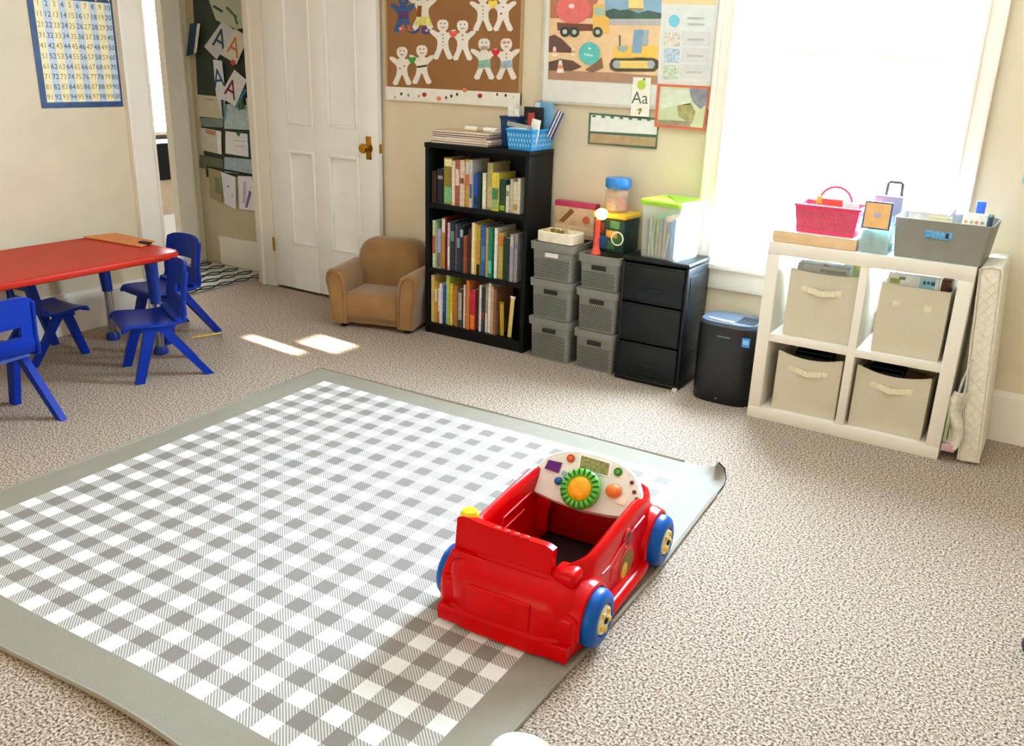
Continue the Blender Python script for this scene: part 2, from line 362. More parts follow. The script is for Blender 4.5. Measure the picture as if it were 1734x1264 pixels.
# ================================================================== RUG
RC, RYAW, RH, RB = Vector((-1.855, 1.913, 0)), math.radians(1.85), .8905, 1.016
SQ = 2*RH/33
def rug():
    n = 56; b = bmesh.new(); uvl = b.loops.layers.uv.new('UV'); V = []
    for i in range(n+1):
        row = []
        for j in range(n+1):
            u, v = -RB+2*RB*i/n, -RB+2*RB*j/n
            x, y, z = u, v, .009 + .0015*math.sin(u*5+v*3)*math.sin(v*4)
            # near-left edge lies wavy, far-right corner curls up
            x += .008*math.sin(v*4+1) * (1 if abs(u) > RB-.05 else .0)
            y += .010*math.sin(u*5.5+.4)*max(0, 1-(v+RB)/.25)
            z += .006*max(0, math.sin(u*6))*max(0, 1-(v+RB)/.15)
            s = ((u-RB)+(v-RB))/math.sqrt(2)   # signed distance from the corner diagonal (<=0)
            d = max(0, s+.085)
            if d > 0:
                a = d/.03; dx = .03*math.sin(a) - d; dz = .03*(1-math.cos(a))
                x += dx/math.sqrt(2); y += dx/math.sqrt(2); z += dz
            row.append((b.verts.new((x, y, z)), (u, v)))
        V.append(row)
    for i in range(n):
        for j in range(n):
            q = (V[i][j], V[i+1][j], V[i+1][j+1], V[i][j+1]); f = b.faces.new([k[0] for k in q]); f.smooth = True
            for l, k in zip(f.loops, q): l[uvl].uv = k[1]
    top = bmesh.ops.duplicate(b, geom=b.faces[:])
    b.normal_update()
    back = [f for f in top['geom'] if isinstance(f, bmesh.types.BMFace)]
    vs2 = {v for f in back for v in f.verts}
    off = {v: v.normal.copy() for v in vs2}
    for v in vs2: v.co -= off[v]*.006
    bmesh.ops.reverse_faces(b, faces=back)
    for f in back: f.material_index = 1
    me = bpy.data.meshes.new('gingham_rug'); b.to_mesh(me); b.free()
    me.materials.append(gingham_mat(SQ, RH)); me.materials.append(M('3a342c', .95, name='rug_backing'))
    o = bpy.data.objects.new('gingham_rug', me); C.objects.link(o); o.location = RC; o.rotation_euler.z = RYAW
    tag(o, 'square white and taupe gingham rug with plain border and one curled corner', 'rug')
    edge = MB()
    for a, c in (((-RB, -RB), (RB, -RB)), ((RB, -RB), (RB, RB-.2)), ((-RB, -RB), (-RB, RB)), ((-RB, RB), (RB-.2, RB))):
        pts = []
        for t in range(41):
            u, v = a[0]+(c[0]-a[0])*t/40, a[1]+(c[1]-a[1])*t/40
            y = v + .010*math.sin(u*5.5+.4)*max(0, 1-(v+RB)/.25); x = u + .008*math.sin(v*4+1)*(1 if abs(u) > RB-.05 else 0)
            pts.append((x, y, .008+.006*max(0, math.sin(u*6))*max(0, 1-(v+RB)/.15)))
        edge.tube(pts, .0065, 6)
    edge.build('bound_edge', M('8f8574', .8, bump=.2, scale=200), o, smooth=50)
rug()
# ================================================================== TOY CAR
RUGZ = .011
car = thing('toy_car', 'red plastic ride-in toy car with white dashboard parked on the rug', 'toy car', (-1.052, 1.955, RUGZ), math.radians(3.5))
def car_body():
    b = MB(); n = 72; hwid, hl, r = .182, .315, .085; rings = []
    plan = []
    for k in range(n):   # rounded rectangle, evenly by angle of a superellipse
        t = 2*PI*k/n; ct, st = math.cos(t), math.sin(t); e = 2/5.5
        plan.append(Vector((hwid*math.copysign(abs(ct)**e, ct), hl*math.copysign(abs(st)**e, st), 0)))
    for k in range(n):
        p = plan[k]; d = (plan[(k+1) % n]-plan[k-1]).normalized(); nr = Vector((d.y, -d.x, 0))
        rear = max(0, min(1, (-p.y-.18)/.1)); front = max(0, min(1, (p.y-.14)/.12))
        left = 1 if p.x < -.1 else 0
        s = max(0, min(1, (p.y+.25)/.45)); s = s*s*(3-2*s)
        h = (.222+.026*s)+(.018 if left and rear < .5 else 0)
        h = h*(1-rear)+.205*rear; h = h*(1-front)+.225*front
        setb = .055*rear
        bul = .012*(math.exp(-((p.y+.2)/.07)**2)+math.exp(-((p.y-.25)/.07)**2)) if abs(p.x) > .1 else 0
        low = .021*max(rear, front)+.004; prof = [(low+.008, .006), (low+.009, .05), (low, .056), (low+bul, .10), (low*.8+bul*.6, .15), (-setb*.35, .178), (-setb, max(.19, h-.022)), (-setb-.006, h-.006), (-setb-.016, h), (-setb-.026, h-.006), (-setb-.03, h-.03), (-setb*.4-.034, .03), (-.034, .006)]
        rings.append([b.b.verts.new(p + nr*o + Vector((0, 0, z))) for o, z in prof])
    for k in range(n):
        A, B = rings[k], rings[(k+1) % n]
        for j in range(len(A)-1): b.b.faces.new((A[j], A[j+1], B[j+1], B[j]))
        b.b.faces.new((A[-1], A[0], B[0], B[-1]))
    return b.build('body', m_red, car, smooth=50)
car_body()
# seat back: thick curved panel at the rear, its left post higher with a yellow knob
MB().grid(lambda u, v: Vector((-.186+.286*u, -.266+.012*v, .165+(.1+.014*(1-u)**3-.012*max(0, 1-u*14)-.008*max(0, (u-.93)/.07))*v)), 16, 6).solid(.026).build('seat_back', m_red, car, smooth=50)
for u in (.42, .52, .62, .72): MB().ball((-.186+.286*u, -.247, .268), .006, 10, (1.6, 1, .8)).build('seat_stud', M('e8403a', .3, coat=.3), car, smooth=60)
sbp = MB().box(-.188, .104, -.282, -.262, .16, .185, .006).build('seat_ledge', m_red, car, smooth=40)
kb = MB().lathe([(0, 0), (.024, 0), (.026, .008), (.026, .02), (.02, .03), (0, .032)], 20, Matrix.Translation((-.166, -.225, .252))).build('yellow_knob', M('f2c218', .35, coat=.2), car, smooth=50)
MB().cyl((-.166, -.225, .2), (-.166, -.225, .254), .022, .02, 16).build('seat_post', m_red, car, smooth=50)
# rear details
bx('bumper', m_red, car, -.192, .192, -.342, -.3, .004, .05, .006)
bx('rear_plate', M('cc0206', .25, spec=.14), car, -.1, .085, -.3435, -.312, .062, .14, .004)
MB().box(.1, .17, -.268, -.2, .16, .211, .018, 3).build('shoulder', m_red, car, smooth=50)
# fenders and wheels
def fender(x, y):
    b = MB(); s = 1 if x > 0 else -1; n = 14; prof = []
    for k in range(n+1):
        a = PI*k/n; prof.append((a,))
    rows = []
    for k in range(n+1):
        a = -.25+(PI+.5)*k/n; c, sn = math.cos(a), math.sin(a)
        rows.append([b.b.verts.new((s*xx, y+c*rr, .075+sn*rr)) for xx, rr in ((.12, .1), (.185, .1), (.203, .094), (.206, .085), (.12, .083))])
    for A, B in zip(rows, rows[1:]):
        for j in range(5): b.b.faces.new((A[j], A[(j+1) % 5], B[(j+1) % 5], B[j]))
    b.b.faces.new(rows[0]); b.b.faces.new(rows[-1][::-1])
    return b.build('fender', m_red, car, smooth=50)
def wheel(x, y):
    s = 1 if x > 0 else -1
    mt = Matrix.Translation((x, y, .079)) @ Matrix.Rotation(s*PI/2, 4, 'Y')
    t = MB().lathe([(0, -.04), (.055, -.04), (.07, -.03), (.078, -.012), (.078, .012), (.071, .024), (.056, .03), (.044, .027), (.042, .022), (0, .022)], 28, mt).build('wheel', M('0850a0', .35, spec=.2, name='wheel_blue'), car, smooth=45)
    hb_ = MB().lathe([(0, .022), (.04, .022), (.038, .029), (.02, .031), (0, .031)], 24, mt).build('hub_cap', M('e9dcae', .4), t, smooth=40)
    hb_['label'] = 'cream hub cap'
    for k in range(5):
        a = 2*PI*k/5; MB().lathe([(0, .03), (.009, .03), (.007, .035), (0, .036)], 10, mt @ Matrix.Translation((.026*math.cos(a), .026*math.sin(a), 0))).build('hub_bolt', M('e3b63c', .4), t, smooth=40)
    MB().lathe([(0, .031), (.009, .031), (.008, .036), (0, .037)], 10, mt).build('axle_cap', m_black, t, smooth=40)
for x in (-.208, .208):
    for y in (-.215, .245): fender(x, y); wheel(x, y)
for s in (-1, 1):
    a, b_ = sorted((s*.13, s*.202)); MB().box(a, b_, -.322, -.285, .008, .125, .022, 3).build('rear_quarter', m_red, car, smooth=50)
for s in (-1, 1): MB().tube([(s*.193, -.135, .03), (s*.198, -.1, .028), (s*.198, .13, .028), (s*.193, .165, .03)], .021, 10).build('running_board', m_red, car, smooth=60)
# right door: two holes with dark and yellow insets, embossed line
def side_disc(y, z, ry, rz, mt, name, x=.182, t=.006, tilt=0):
    pts = [(x, y+ry*math.cos(2*PI*k/18)*math.cos(tilt)-rz*math.sin(2*PI*k/18)*math.sin(tilt), z+ry*math.cos(2*PI*k/18)*math.sin(tilt)+rz*math.sin(2*PI*k/18)*math.cos(tilt)) for k in range(18)]
    return MB().prism(pts, (t, 0, 0)).build(name, mt, car)
side_disc(.045, .174, .027, .029, M('d81416', .3, coat=.3), 'port_ring', .176, .0115); side_disc(.045, .174, .019, .021, M('5d0407', .5), 'round_port', .178, .0105)
side_disc(.048, .093, .052, .05, M('d81416', .3, coat=.3), 'port_ring', .176, .0115); side_disc(.048, .093, .043, .041, M('7a5a12', .5), 'shape_port', .178, .0105)
side_disc(.03, .08, .022, .024, M('d9a21e', .4), 'shape_block', .178, .0115)
MB().tube([(.185, .17, .185), (.186, .09, .183), (.186, -.02, .163), (.187, -.08, .15), (.187, -.13, .152)], .003, 6).build('door_groove', M('d8201c', .25, spec=.14), car)
MB().tube([(.186, -.02, .135), (.187, -.06, .128), (.187, -.075, .1)], .004, 6).build('door_handle', M('d8201c', .25, spec=.14), car)
# inside face of the left wall: two embossed outlines
for z, y0, y1 in ((.19, -.08, .1), (.15, -.1, .06)):
    MB().tube([(-.15, y0, z-.03), (-.15, y0+.015, z), (-.15, y1, z+.01), (-.15, y1+.02, z-.012)], .003, 6).build('embossed_line', M('d8201c', .25, spec=.14), car)
bx('shade_plate', M('2c1512', .6), car, -.15, .15, -.24, .24, .006, .014)  # dark plate added for the shade inside, the car has no floor
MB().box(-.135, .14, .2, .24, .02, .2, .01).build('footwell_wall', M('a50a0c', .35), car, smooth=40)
# dashboard: half-oval white console, tilted
TILT = math.radians(38); DB = Vector((0, .125, .19)); ex = Vector((1, 0, 0)); ey = Vector((0, math.sin(TILT), math.cos(TILT))); en = ex.cross(ey)   # en faces the seat and up
def dpt(u, v, w=0): return DB + ex*u + ey*v + en*w
def dash():
    b = MB(); out = [(-.168, 0)]
    for k in range(25):
        a = PI-PI*k/24; out.append((.176*math.copysign(abs(math.cos(a))**.8, math.cos(a)), .03+.128*abs(math.sin(a))**.75))
    out.append((.168, 0)); out += [(.09, -.012), (0, -.018), (-.09, -.012)]
    rows = []
    for w, s in ((-.04, .97), (-.012, 1.0), (.0, .985), (.005, .955)):
        rows.append([b.b.verts.new(dpt(u*s, .07+(v-.07)*s, w)) for u, v in out])
    n = len(out)
    for A, B in zip(rows, rows[1:]):
        for j in range(n): b.b.faces.new((A[j], A[(j+1) % n], B[(j+1) % n], B[j]))
    b.b.faces.new(rows[0][::-1]); b.b.faces.new(rows[-1])
    d = b.build('dashboard', M('e9e2d6', .4, var=.03), car, smooth=40); d['label'] = 'white half-oval dashboard'
    return d
dsh = dash()
CARM = Matrix.LocRotScale(car.location, car.rotation_euler, None); CARI = CARM.inverted()
def on_dash(px, py):
    p = CARI @ atp(px, py, CARM @ dpt(0, 0, .006), CARM.to_3x3() @ en); q = p-DB; return q.dot(ex), q.dot(ey)
def dpoly(name, pts, mt, w0, w1, lab=None):
    o = MB().prism([dpt(u, v, w0) for u, v in pts], en*(w1-w0)).build(name, mt, dsh)
    if lab: o['label'] = lab
    return o
def dround(name, px, py, r, col, w1=.011, lab=None, n=18):
    u, v = on_dash(px, py); return dpoly(name, [(u+r*math.cos(2*PI*k/n), v+r*math.sin(2*PI*k/n)) for k in range(n)], M(col, .4), .004, w1, lab)
dpoly('button', [on_dash(*p) for p in ((930, 780), (952, 785), (946, 802), (923, 794))], M('5a1470', .4), .004, .012, 'purple square button')
dround('button', 967, 777, .0125, 'b8401f', lab='round red-orange button'); dround('button', 1047, 800, .0125, '2f6b1f', lab='round green button')
dround('button_face', 967, 777, .007, 'd8643c', .0125); dround('button_face', 1047, 800, .007, '54a03a', .0125)
dpoly('screen_bezel', [on_dash(*p) for p in ((983, 768), (1037, 784), (1031, 809), (978, 796))], M('f6f3ec', .4), .004, .007)
dpoly('screen', [on_dash(*p) for p in ((985, 772), (1033, 786), (1029, 806), (982, 793))], M('8d8a55', .25, var=.5, scale=160), .006, .009, 'olive patterned screen')
u, v = on_dash(946, 815); MB().ball(dpt(u, v, .006), .014, 14, (1, 1, .9)).build('button', M('1f5f9e', .35), dsh, smooth=60)['label'] = 'blue toggle'
dround('button', 956, 803, .008, '8fa7b8')
u, v = on_dash(1040, 833); MB().ball(dpt(u, v, .012), .021, 16, (1.2, 1, 1)).build('lever', M('f0803a', .35), dsh, smooth=60)['label'] = 'orange lever knob'
u2, v2 = on_dash(1052, 848); dpoly('lever_slot', [(u2-.016, v2-.012), (u2+.016, v2-.012), (u2+.016, v2+.012), (u2-.016, v2+.012)], M('f3e4cc', .4), .004, .008)
for p in ((1070, 818), (1074, 834), (1078, 846)): dround('dot', p[0], p[1], .006, '6d1f26', .008)
# steering wheel
su, sv = on_dash(987, 832); sc_ = dpt(su, sv, .03)
sm = frame(sc_, ex, ey)
ring = MB().lathe([(.037, -.008), (.043, -.012), (.054, -.012), (.061, -.004), (.061, .004), (.054, .012), (.043, .012), (.037, .008)], 40, sm, True).build('steering_wheel', M('62bf38', .4, name='wheel_green'), car, smooth=60); ring['label'] = 'green petal steering wheel'
for k in range(20):
    a = 2*PI*k/20
    MB().lathe([(0, .0145), (.0045, .0135), (.0035, .002), (0, .002)], 8, sm @ Matrix.Rotation(a, 4, 'Z') @ Matrix.Translation((.05, 0, 0)) @ Matrix.Diagonal((2.4, .7, 1, 1))).build('petal_gap', M('0d5a1c', .5), ring)
MB().lathe([(.038, -.005), (.038, .006), (.032, .015), (.019, .021), (0, .023)], 28, sm).build('sun_hub', M('f3ab16', .4, var=.12, scale=60), ring, smooth=60)['label'] = 'yellow domed hub'
for a, r in ((.9, .012), (2.2, .012)): MB().ball(sm @ Vector((r*math.cos(a), r*math.sin(a), .0195)), .0025, 8).build('eye_dot', m_dark, ring)
MB().cyl(dpt(su, sv, 0), dpt(su, sv, .03), .016, .016, 12).build('steering_column', M('e9e2d6', .4, var=.03), car)
# ================================================================== TABLE
TZ = .52
table = thing('activity_table', 'red topped rectangular children table with blue and chrome legs beside left wall', 'table', (-3.91, 2.075, 0))
def rrect(hx_, hy, r, n=5):
    pts = []
    for cx_, cy_, a0 in ((hx_-r, hy-r, 0), (-hx_+r, hy-r, PI/2), (-hx_+r, -hy+r, PI), (hx_-r, -hy+r, 1.5*PI)):
        for k in range(n+1): a = a0+PI/2*k/n; pts.append((cx_+r*math.cos(a), cy_+r*math.sin(a)))
    return pts
def loft(b, rows):
    R_ = [[b.b.verts.new(p) for p in r] for r in rows]; n = len(R_[0])
    for A, B in zip(R_, R_[1:]):
        for j in range(n): b.b.faces.new((A[j], A[(j+1) % n], B[(j+1) % n], B[j]))
    b.b.faces.new(R_[0][::-1]); b.b.faces.new(R_[-1])
    return b
def tt(hx_, hy, r, prof, name, mt, parent, z0=0, smooth=40):
    b = MB(); loft(b, [[(x, y, z0+z) for x, y in rrect(hx_+o, hy+o, r+o, 6)] for o, z in prof]); return b.build(name, mt, parent, smooth=smooth)
m_tred = M('b8260f', .4, var=.06, scale=3, spec=.12, name='table_red')
tt(.315, .62, .075, [(-.012, -.034), (0, -.028), (.004, -.014), (0, -.003), (-.006, 0), (-.012, .0), (-.018, -.0035)], 'table_top', m_tred, table, TZ)
tt(.3, .605, .06, [(0, -.002), (0, -.0015)], 'top_rim', M('bb2a14', .4, spec=.12, var=.06, scale=3), table, TZ)
for sx in (-1, 1):
    for sy in (-1, 1):
        x, y = sx*.2, sy*.51; x2, y2 = sx*.195, sy*.52
        lg = MB().tube([(x, y, TZ-.03), (x2, y2, .26)], [.032, .026], 16).build('leg', M('0d2f86', .35, coat=.2), table, smooth=50)
        MB().tube([(x2, y2, .27), (x2, y2, .03)], .0205, 14).build('leg_tube', M('b9bcc0', .18, 1, name='chrome'), lg, smooth=50)['label'] = 'chrome lower tube'
        MB().lathe([(0, 0), (.034, 0), (.034, .02), (.026, .04), (0, .04)], 16, Matrix.Translation((x2, y2, .0))).build('foot_cap', M('0d2f86', .35), lg, smooth=40)
cb = thing('clipboard', 'orange-brown clipboard lying on far end of the red table', 'clipboard', (0, 0, TZ+.001))
cq = [atz(*p, TZ+.001) for p in ((140, 402), (196, 396), (263, 410), (238, 419))]
MB().prism([Vector((p.x, p.y, 0)) for p in cq], (0, 0, .005)).build('board', M('d9854a', .7, var=.12), cb)
cp = (cq[2]+cq[3])/2; MB().box(cp.x-.05, cp.x+.02, cp.y-.02, cp.y+.012, .005, .013, .003).build('clip', m_black, cb)
# ================================================================== CHAIRS
m_cb = M('062a8c', .35, var=.04, spec=.2, scale=5, name='chair_blue'); SEAT = .265
def make_chair(name):
    root = thing(name, 'x', 'chair', (0, 0, 0), 0, 'blue plastic children chairs')
    hw2 = .145
    path = [(.0, .145, SEAT-.03), (.0, .15, SEAT-.012), (.0, .135, SEAT+.002), (.0, .08, SEAT), (0, .0, SEAT-.008), (0, -.07, SEAT-.004), (0, -.12, SEAT+.012), (0, -.142, SEAT+.05), (0, -.15, SEAT+.1), (0, -.158, SEAT+.15), (0, -.167, SEAT+.2), (0, -.175, SEAT+.255)]
    def P(t, u):
        f = t*(len(path)-1); i = min(int(f), len(path)-2); a = f-i
        p = Vector(path[i])*(1-a)+Vector(path[i+1])*a
        wd_ = hw2*(1-.1*max(0, (t-.55)/.45)) ; s = 2*u-1
        if t > .5: p.y += .03*(s*s)*min(1, (t-.5)/.2)
        else: p.z += .008*s*s
        if t > .6: p.z -= .022*abs(s)**4*((t-.6)/.4)**2
        p.x = wd_*s; return p
    slot = lambda t, u: .70 < t < .80 and abs(u-.5) < .26
    b = MB().grid(lambda t, u: P(t*.5, u), 12, 12).solid(.014); b.build('seat', m_cb, root, smooth=50)
    b = MB().grid(lambda t, u: P(.47+t*.53, u), 20, 16, lambda t, u: slot(.47+t*.53, u)).solid(.014); b.build('backrest', m_cb, root, smooth=50)
    for s in (-1, 1):
        b = MB(); b.tube([P(t, 0 if s < 0 else 1)+Vector((0, 0, -.008)) for t in [i/24 for i in range(1, 25)]], .0095, 8); b.build('side_rim', m_cb, root, smooth=60)
        for yt, yf in ((.03, .105), (-.01, -.205)):
            xa, xb = s*.125, s*.142; w0, w1 = .025, .02
            MB().hexa([(xb-.014, yf-w1, 0), (xb+.014, yf-w1, 0), (xb+.014, yf+w1, 0), (xb-.014, yf+w1, 0), (xa-.016, yt-w0, SEAT-.012), (xa+.016, yt-w0, SEAT-.012), (xa+.016, yt+w0, SEAT-.012), (xa-.016, yt+w0, SEAT-.012)]).build('leg', m_cb, root)
        bx('leg_bracket', m_cb, root, s*.125-.017, s*.125+.017, -.045, .075, SEAT-.035, SEAT-.006, .006)
    MB().box(-.125, .125, .04, .065, SEAT-.04, SEAT-.006, .006).build('seat_rib', m_cb, root, smooth=40)
    return root
ch0 = make_chair('childrens_chair')
# local +y is the way the chair faces
spots = [((-3.505, 2.415), math.radians(156), 'blue plastic chair in full view at the near corner of the red table'),
         ((-3.955, 2.82), math.radians(178), 'blue plastic chair at table end behind the nearer chair, back toward doorway'),
         ((-4.12, 2.275), math.radians(2), 'blue plastic chair tucked under the table on the wall side'),
         ((-3.50, 1.665), math.radians(93), 'blue plastic chair at left picture edge seen from behind')]
for i, ((x, y), a, lab) in enumerate(spots):
    o = ch0 if i == 0 else copy_tree(ch0)
    o.location = (x, y, 0); o.rotation_euler = (0, 0, a); o['label'] = lab
    if i == 2: o.scale = (.88, .88, .88)
p, q = atz(325, 574), atz(376, 566)
pc = thing('yellow_pencil', 'thin yellow pencil lying on carpet behind the blue chair', 'pencil', (p.x, p.y, .006))
v_ = Vector((q.x-p.x, q.y-p.y, 0)); MB().cyl((0, 0, 0), v_*.88, .005, .005, 8).build('shaft', M('e7bd3e', .5), pc); MB().cyl(v_*.88, v_, .005, .001, 8).build('tip', M('e6cfa0', .6), pc)
# ================================================================== ARMCHAIR
m_suede = M('936c40', .9, var=.14, scale=9, sheen=.4, bump=.05, name='suede')
ac = thing('kids_armchair', 'small tan suede armchair with rounded arms between the door and bookcase', 'armchair', (-3.215, 3.715, 0), math.radians(17))
AWD, ADP = .245, .17
bx('base', m_suede, ac, -AWD+.07, AWD-.07, -ADP+.015, ADP, .025, .15, .012)
bx('seat_cushion', m_suede, ac, -AWD+.075, AWD-.075, -ADP-.005, ADP-.06, .045, .205, .035, 4)
for s in (-1, 1):
    prof = [(.15, .025), (.242, .025), (.248, .14), (.262, .22), (.274, .27), (.27, .308), (.246, .33), (.208, .33), (.172, .312), (.156, .27), (.151, .2)]
    b = MB(); rows = []
    for y, k in ((-ADP-.012, .93), (-ADP-.004, .99), (-ADP+.02, 1), (ADP-.03, 1.01), (ADP, .98)):
        cx_, cz_ = .21, .18; rows.append([(s*(cx_+(x-cx_)*k), y, cz_+(z-cz_)*k if z > .03 else z) for x, z in prof])
    loft(b, rows); b.build('arm', m_suede, ac, smooth=60)
    b = MB(); b.tube([(s*x, -ADP-.013, z) for x, z in [(.165, .04), (.167, .2), (.173, .265), (.188, .3), (.212, .315), (.238, .313), (.255, .29), (.257, .26), (.246, .2), (.235, .1), (.232, .04)]], .0035, 6); b.build('piping', M('8d6a40', .9), ac, smooth=60)
def ac_back():
    b = MB(); rows = []
    prof = []
    for k in range(21):
        a = PI*k/20; prof.append((.195*math.copysign(abs(math.cos(a))**.45, math.cos(a)), .30+.165*abs(math.sin(a))**.6))
    prof = [(.17, .12)]+prof+[(-.17, .12)]
    for y, k in ((.045, .9), (.058, .97), (.085, 1.0), (.14, 1.0), (.162, .97), (.17, .9)):
        rows.append([(x*k, y+(.035 if z > .2 else 0)*(z-.2)/.25, .28+(z-.28)*k) for x, z in prof])
    loft(b, rows); b.build('backrest', m_suede, ac, smooth=60)
ac_back()
for s in (-1, 1):
    for y in (-ADP+.04, ADP-.04): MB().cyl((s*.19, y, 0), (s*.19, y, .027), .018, .02, 10).build('foot', m_black, ac)
# ================================================================== BOOKCASE
BX0, BX1, BY0, BY1, BH = -2.925, -2.285, 3.72, 3.95, 1.025
bc = thing('bookcase', 'black three-shelf bookcase packed with books against the back wall', 'bookcase', ((BX0+BX1)/2, BY0, 0))
hb2 = (BX1-BX0)/2; bd = BY1-BY0; T = .024
for s in (-1, 1): a, b_ = sorted((s*hb2, s*(hb2-T))); bx('side_panel', m_black, bc, a, b_, 0, bd, 0, BH-.025, .002)
bx('top_panel', m_black, bc, -hb2-.003, hb2+.003, -.004, bd, BH-.025, BH, .003)
bx('back_panel', M('101214', .6), bc, -hb2+T, hb2-T, bd-.008, bd-.002, .04, BH-.03)
SH = [.06, .365, .715]
bx('bottom_panel', m_black, bc, -hb2+T, hb2-T, .0, bd-.008, SH[0]-.022, SH[0]); bx('kick_board', m_black, bc, -hb2+T, hb2-T, .006, .022, 0, SH[0]-.022)
for z in SH[1:]: bx('shelf', m_black, bc, -hb2+T, hb2-T, 0.002, bd-.008, z-.024, z)
ORD = ['first', 'second', 'third', 'fourth', 'fifth', 'sixth', 'seventh', 'eighth', 'ninth', 'tenth', 'eleventh', 'twelfth', 'thirteenth', 'fourteenth', 'fifteenth', 'sixteenth', 'seventeenth', 'eighteenth', 'nineteenth', 'twentieth', 'twenty-first', 'twenty-second', 'twenty-third', 'twenty-fourth', 'twenty-fifth']
def book(name, w, h, dpt_, col, label, group, loc, rz=0, ry=0, band=None, rx=0):
    """upright book: spine faces -y, origin at the bottom middle of the spine"""
    t = min(.003, w*.16); b = MB()
    b.box(-w/2, w/2, 0, t, 0, h); b.box(-w/2, -w/2+t, t, dpt_, 0, h); b.box(w/2-t, w/2, t, dpt_, 0, h)
    o = b.build(name, M(col, .55, var=.18, scale=45), None, loc); o.rotation_euler = (rx, ry, rz)
    tag(o, label, 'book', group)
    bx('pages', m_paper, o, -w/2+t, w/2-t, t, dpt_-.004, .003, h-.003)
    if band:
        for z0, z1, c in band: bx('title_band', M(c, .55, var=.25, scale=80), o, -w/2+w*.08, w/2-w*.08, -.0008, 0, h*z0, h*z1)
    return o
# rows read off the photograph: (left edge 0..1, right edge 0..1, height m, colour, colour word, lean deg, bands)
R1 = [(.005, .055, .165, '3a2418', 'dark brown', 0, []), (.06, .125, .18, '1c2430', 'near-black', 0, [(.7, .8, '8a8a80')]), (.135, .23, .24, '8c7a30', 'olive yellow', 0, [(.82, .97, 'e9dfa0'), (.03, .38, '77b87c')]), (.235, .27, .228, 'e2c2ae', 'pale pink', 0, [(.1, .9, 'ead5c6')]), (.272, .32, .235, '9a5a40', 'reddish brown', 0, [(.45, .8, 'e3c7b4')]), (.322, .37, .235, 'd9c0ac', 'pink and white', 0, [(.5, .62, '7a4a38')]), (.375, .42, .24, 'c8983a', 'orange and yellow', 0, [(.7, .95, 'c9c5bd'), (.45, .68, 'cf6a3a')]), (.422, .455, .24, 'bdbab4', 'light grey', 0, [(.2, .5, '4a6a86')]), (.458, .505, .175, '2c4fa0', 'royal blue', 0, [(.1, .35, '16304e')]), (.512, .535, .17, '16352a', 'dark green', 0, []), (.545, .583, .18, 'e2dcc0', 'cream', 0, [(.1, .8, 'efe9d2')]), (.598, .655, .235, 'a9a063', 'pale olive', 0, [(.05, .5, 'c9b183')]), (.66, .735, .19, 'd7c34a', 'bright yellow', 0, [(.05, .3, '93a86c'), (.3, .6, '3f7d54')]), (.74, .8, .16, '22402a', 'forest green', 0, [(.05, .2, '8fb32c')]), (.808, .838, .135, 'd8d0b4', 'small cream', 0, [(.6, .8, '8a8a70')]), (.84, .872, .165, 'b9b6a2', 'grey cream', 0, []), (.875, .925, .155, 'd6c9a0', 'wide cream', 0, [(.1, .3, 'b98a4a')]), (.928, .955, .175, 'cfc8b4', 'slim ivory', 0, [])]
R2 = [(.005, .042, .255, 'd9e0c0', 'white and red', 0, [(.3, .68, 'c0544a'), (.7, .95, 'cfd79a')]), (.045, .065, .25, '8fae84', 'slim pale green', 0, []), (.068, .105, .215, 'a79fc8', 'lavender', 0, [(.05, .4, '7d6a4a')]), (.108, .155, .275, 'b8892c', 'gold', 0, [(.72, .98, 'ece4dc')]), (.158, .178, .285, '5a1a1a', 'dark maroon', 0, []), (.18, .205, .255, 'd8a6c2', 'pink and white', 0, [(.1, .5, 'e9dcd8')]), (.208, .255, .265, '1c3a34', 'dark teal', 0, [(.6, .8, '5c8f80')]), (.258, .285, .25, '7a5064', 'mauve', 0, []), (.288, .325, .26, '26324e', 'dark navy', 0, [(.5, .7, '7d9ab0')]), (.328, .365, .255, '1e2a30', 'charcoal', 0, [(.75, .9, '9fb8b4')]), (.37, .405, .2, '8a4a34', 'russet', 0, []), (.408, .438, .24, '4a2a1a', 'dark brown', 0, []), (.442, .474, .272, 'ece0bc', 'tall cream', 0, []), (.476, .5, .27, 'd6b148', 'mustard', 0, []), (.502, .542, .265, 'a99a3c', 'olive and orange', 0, [(.25, .72, 'c08a44'), (.0, .22, '1a1a16')]), (.548, .595, .265, '2f62a8', 'bright blue', 0, [(.3, .6, '4e86b4')]), (.605, .635, .26, 'c79a62', 'tan', 0, []), (.638, .68, .26, '1f7d62', 'sea green', 0, [(.1, .35, '5fc0a0')]), (.692, .722, .262, 'efe6da', 'white', 0, []), (.735, .785, .24, 'b8a348', 'straw yellow', 0, [(.72, .95, 'd0702a')]), (.79, .86, .22, '20382a', 'dark green', 0, []), (.868, .905, .245, '9a93a4', 'grey-violet', 0, [(.75, .95, 'b9b59c')]), (.91, .945, .25, '8b8a86', 'mid-grey', 0, [(.7, .8, '6f6cae')])]
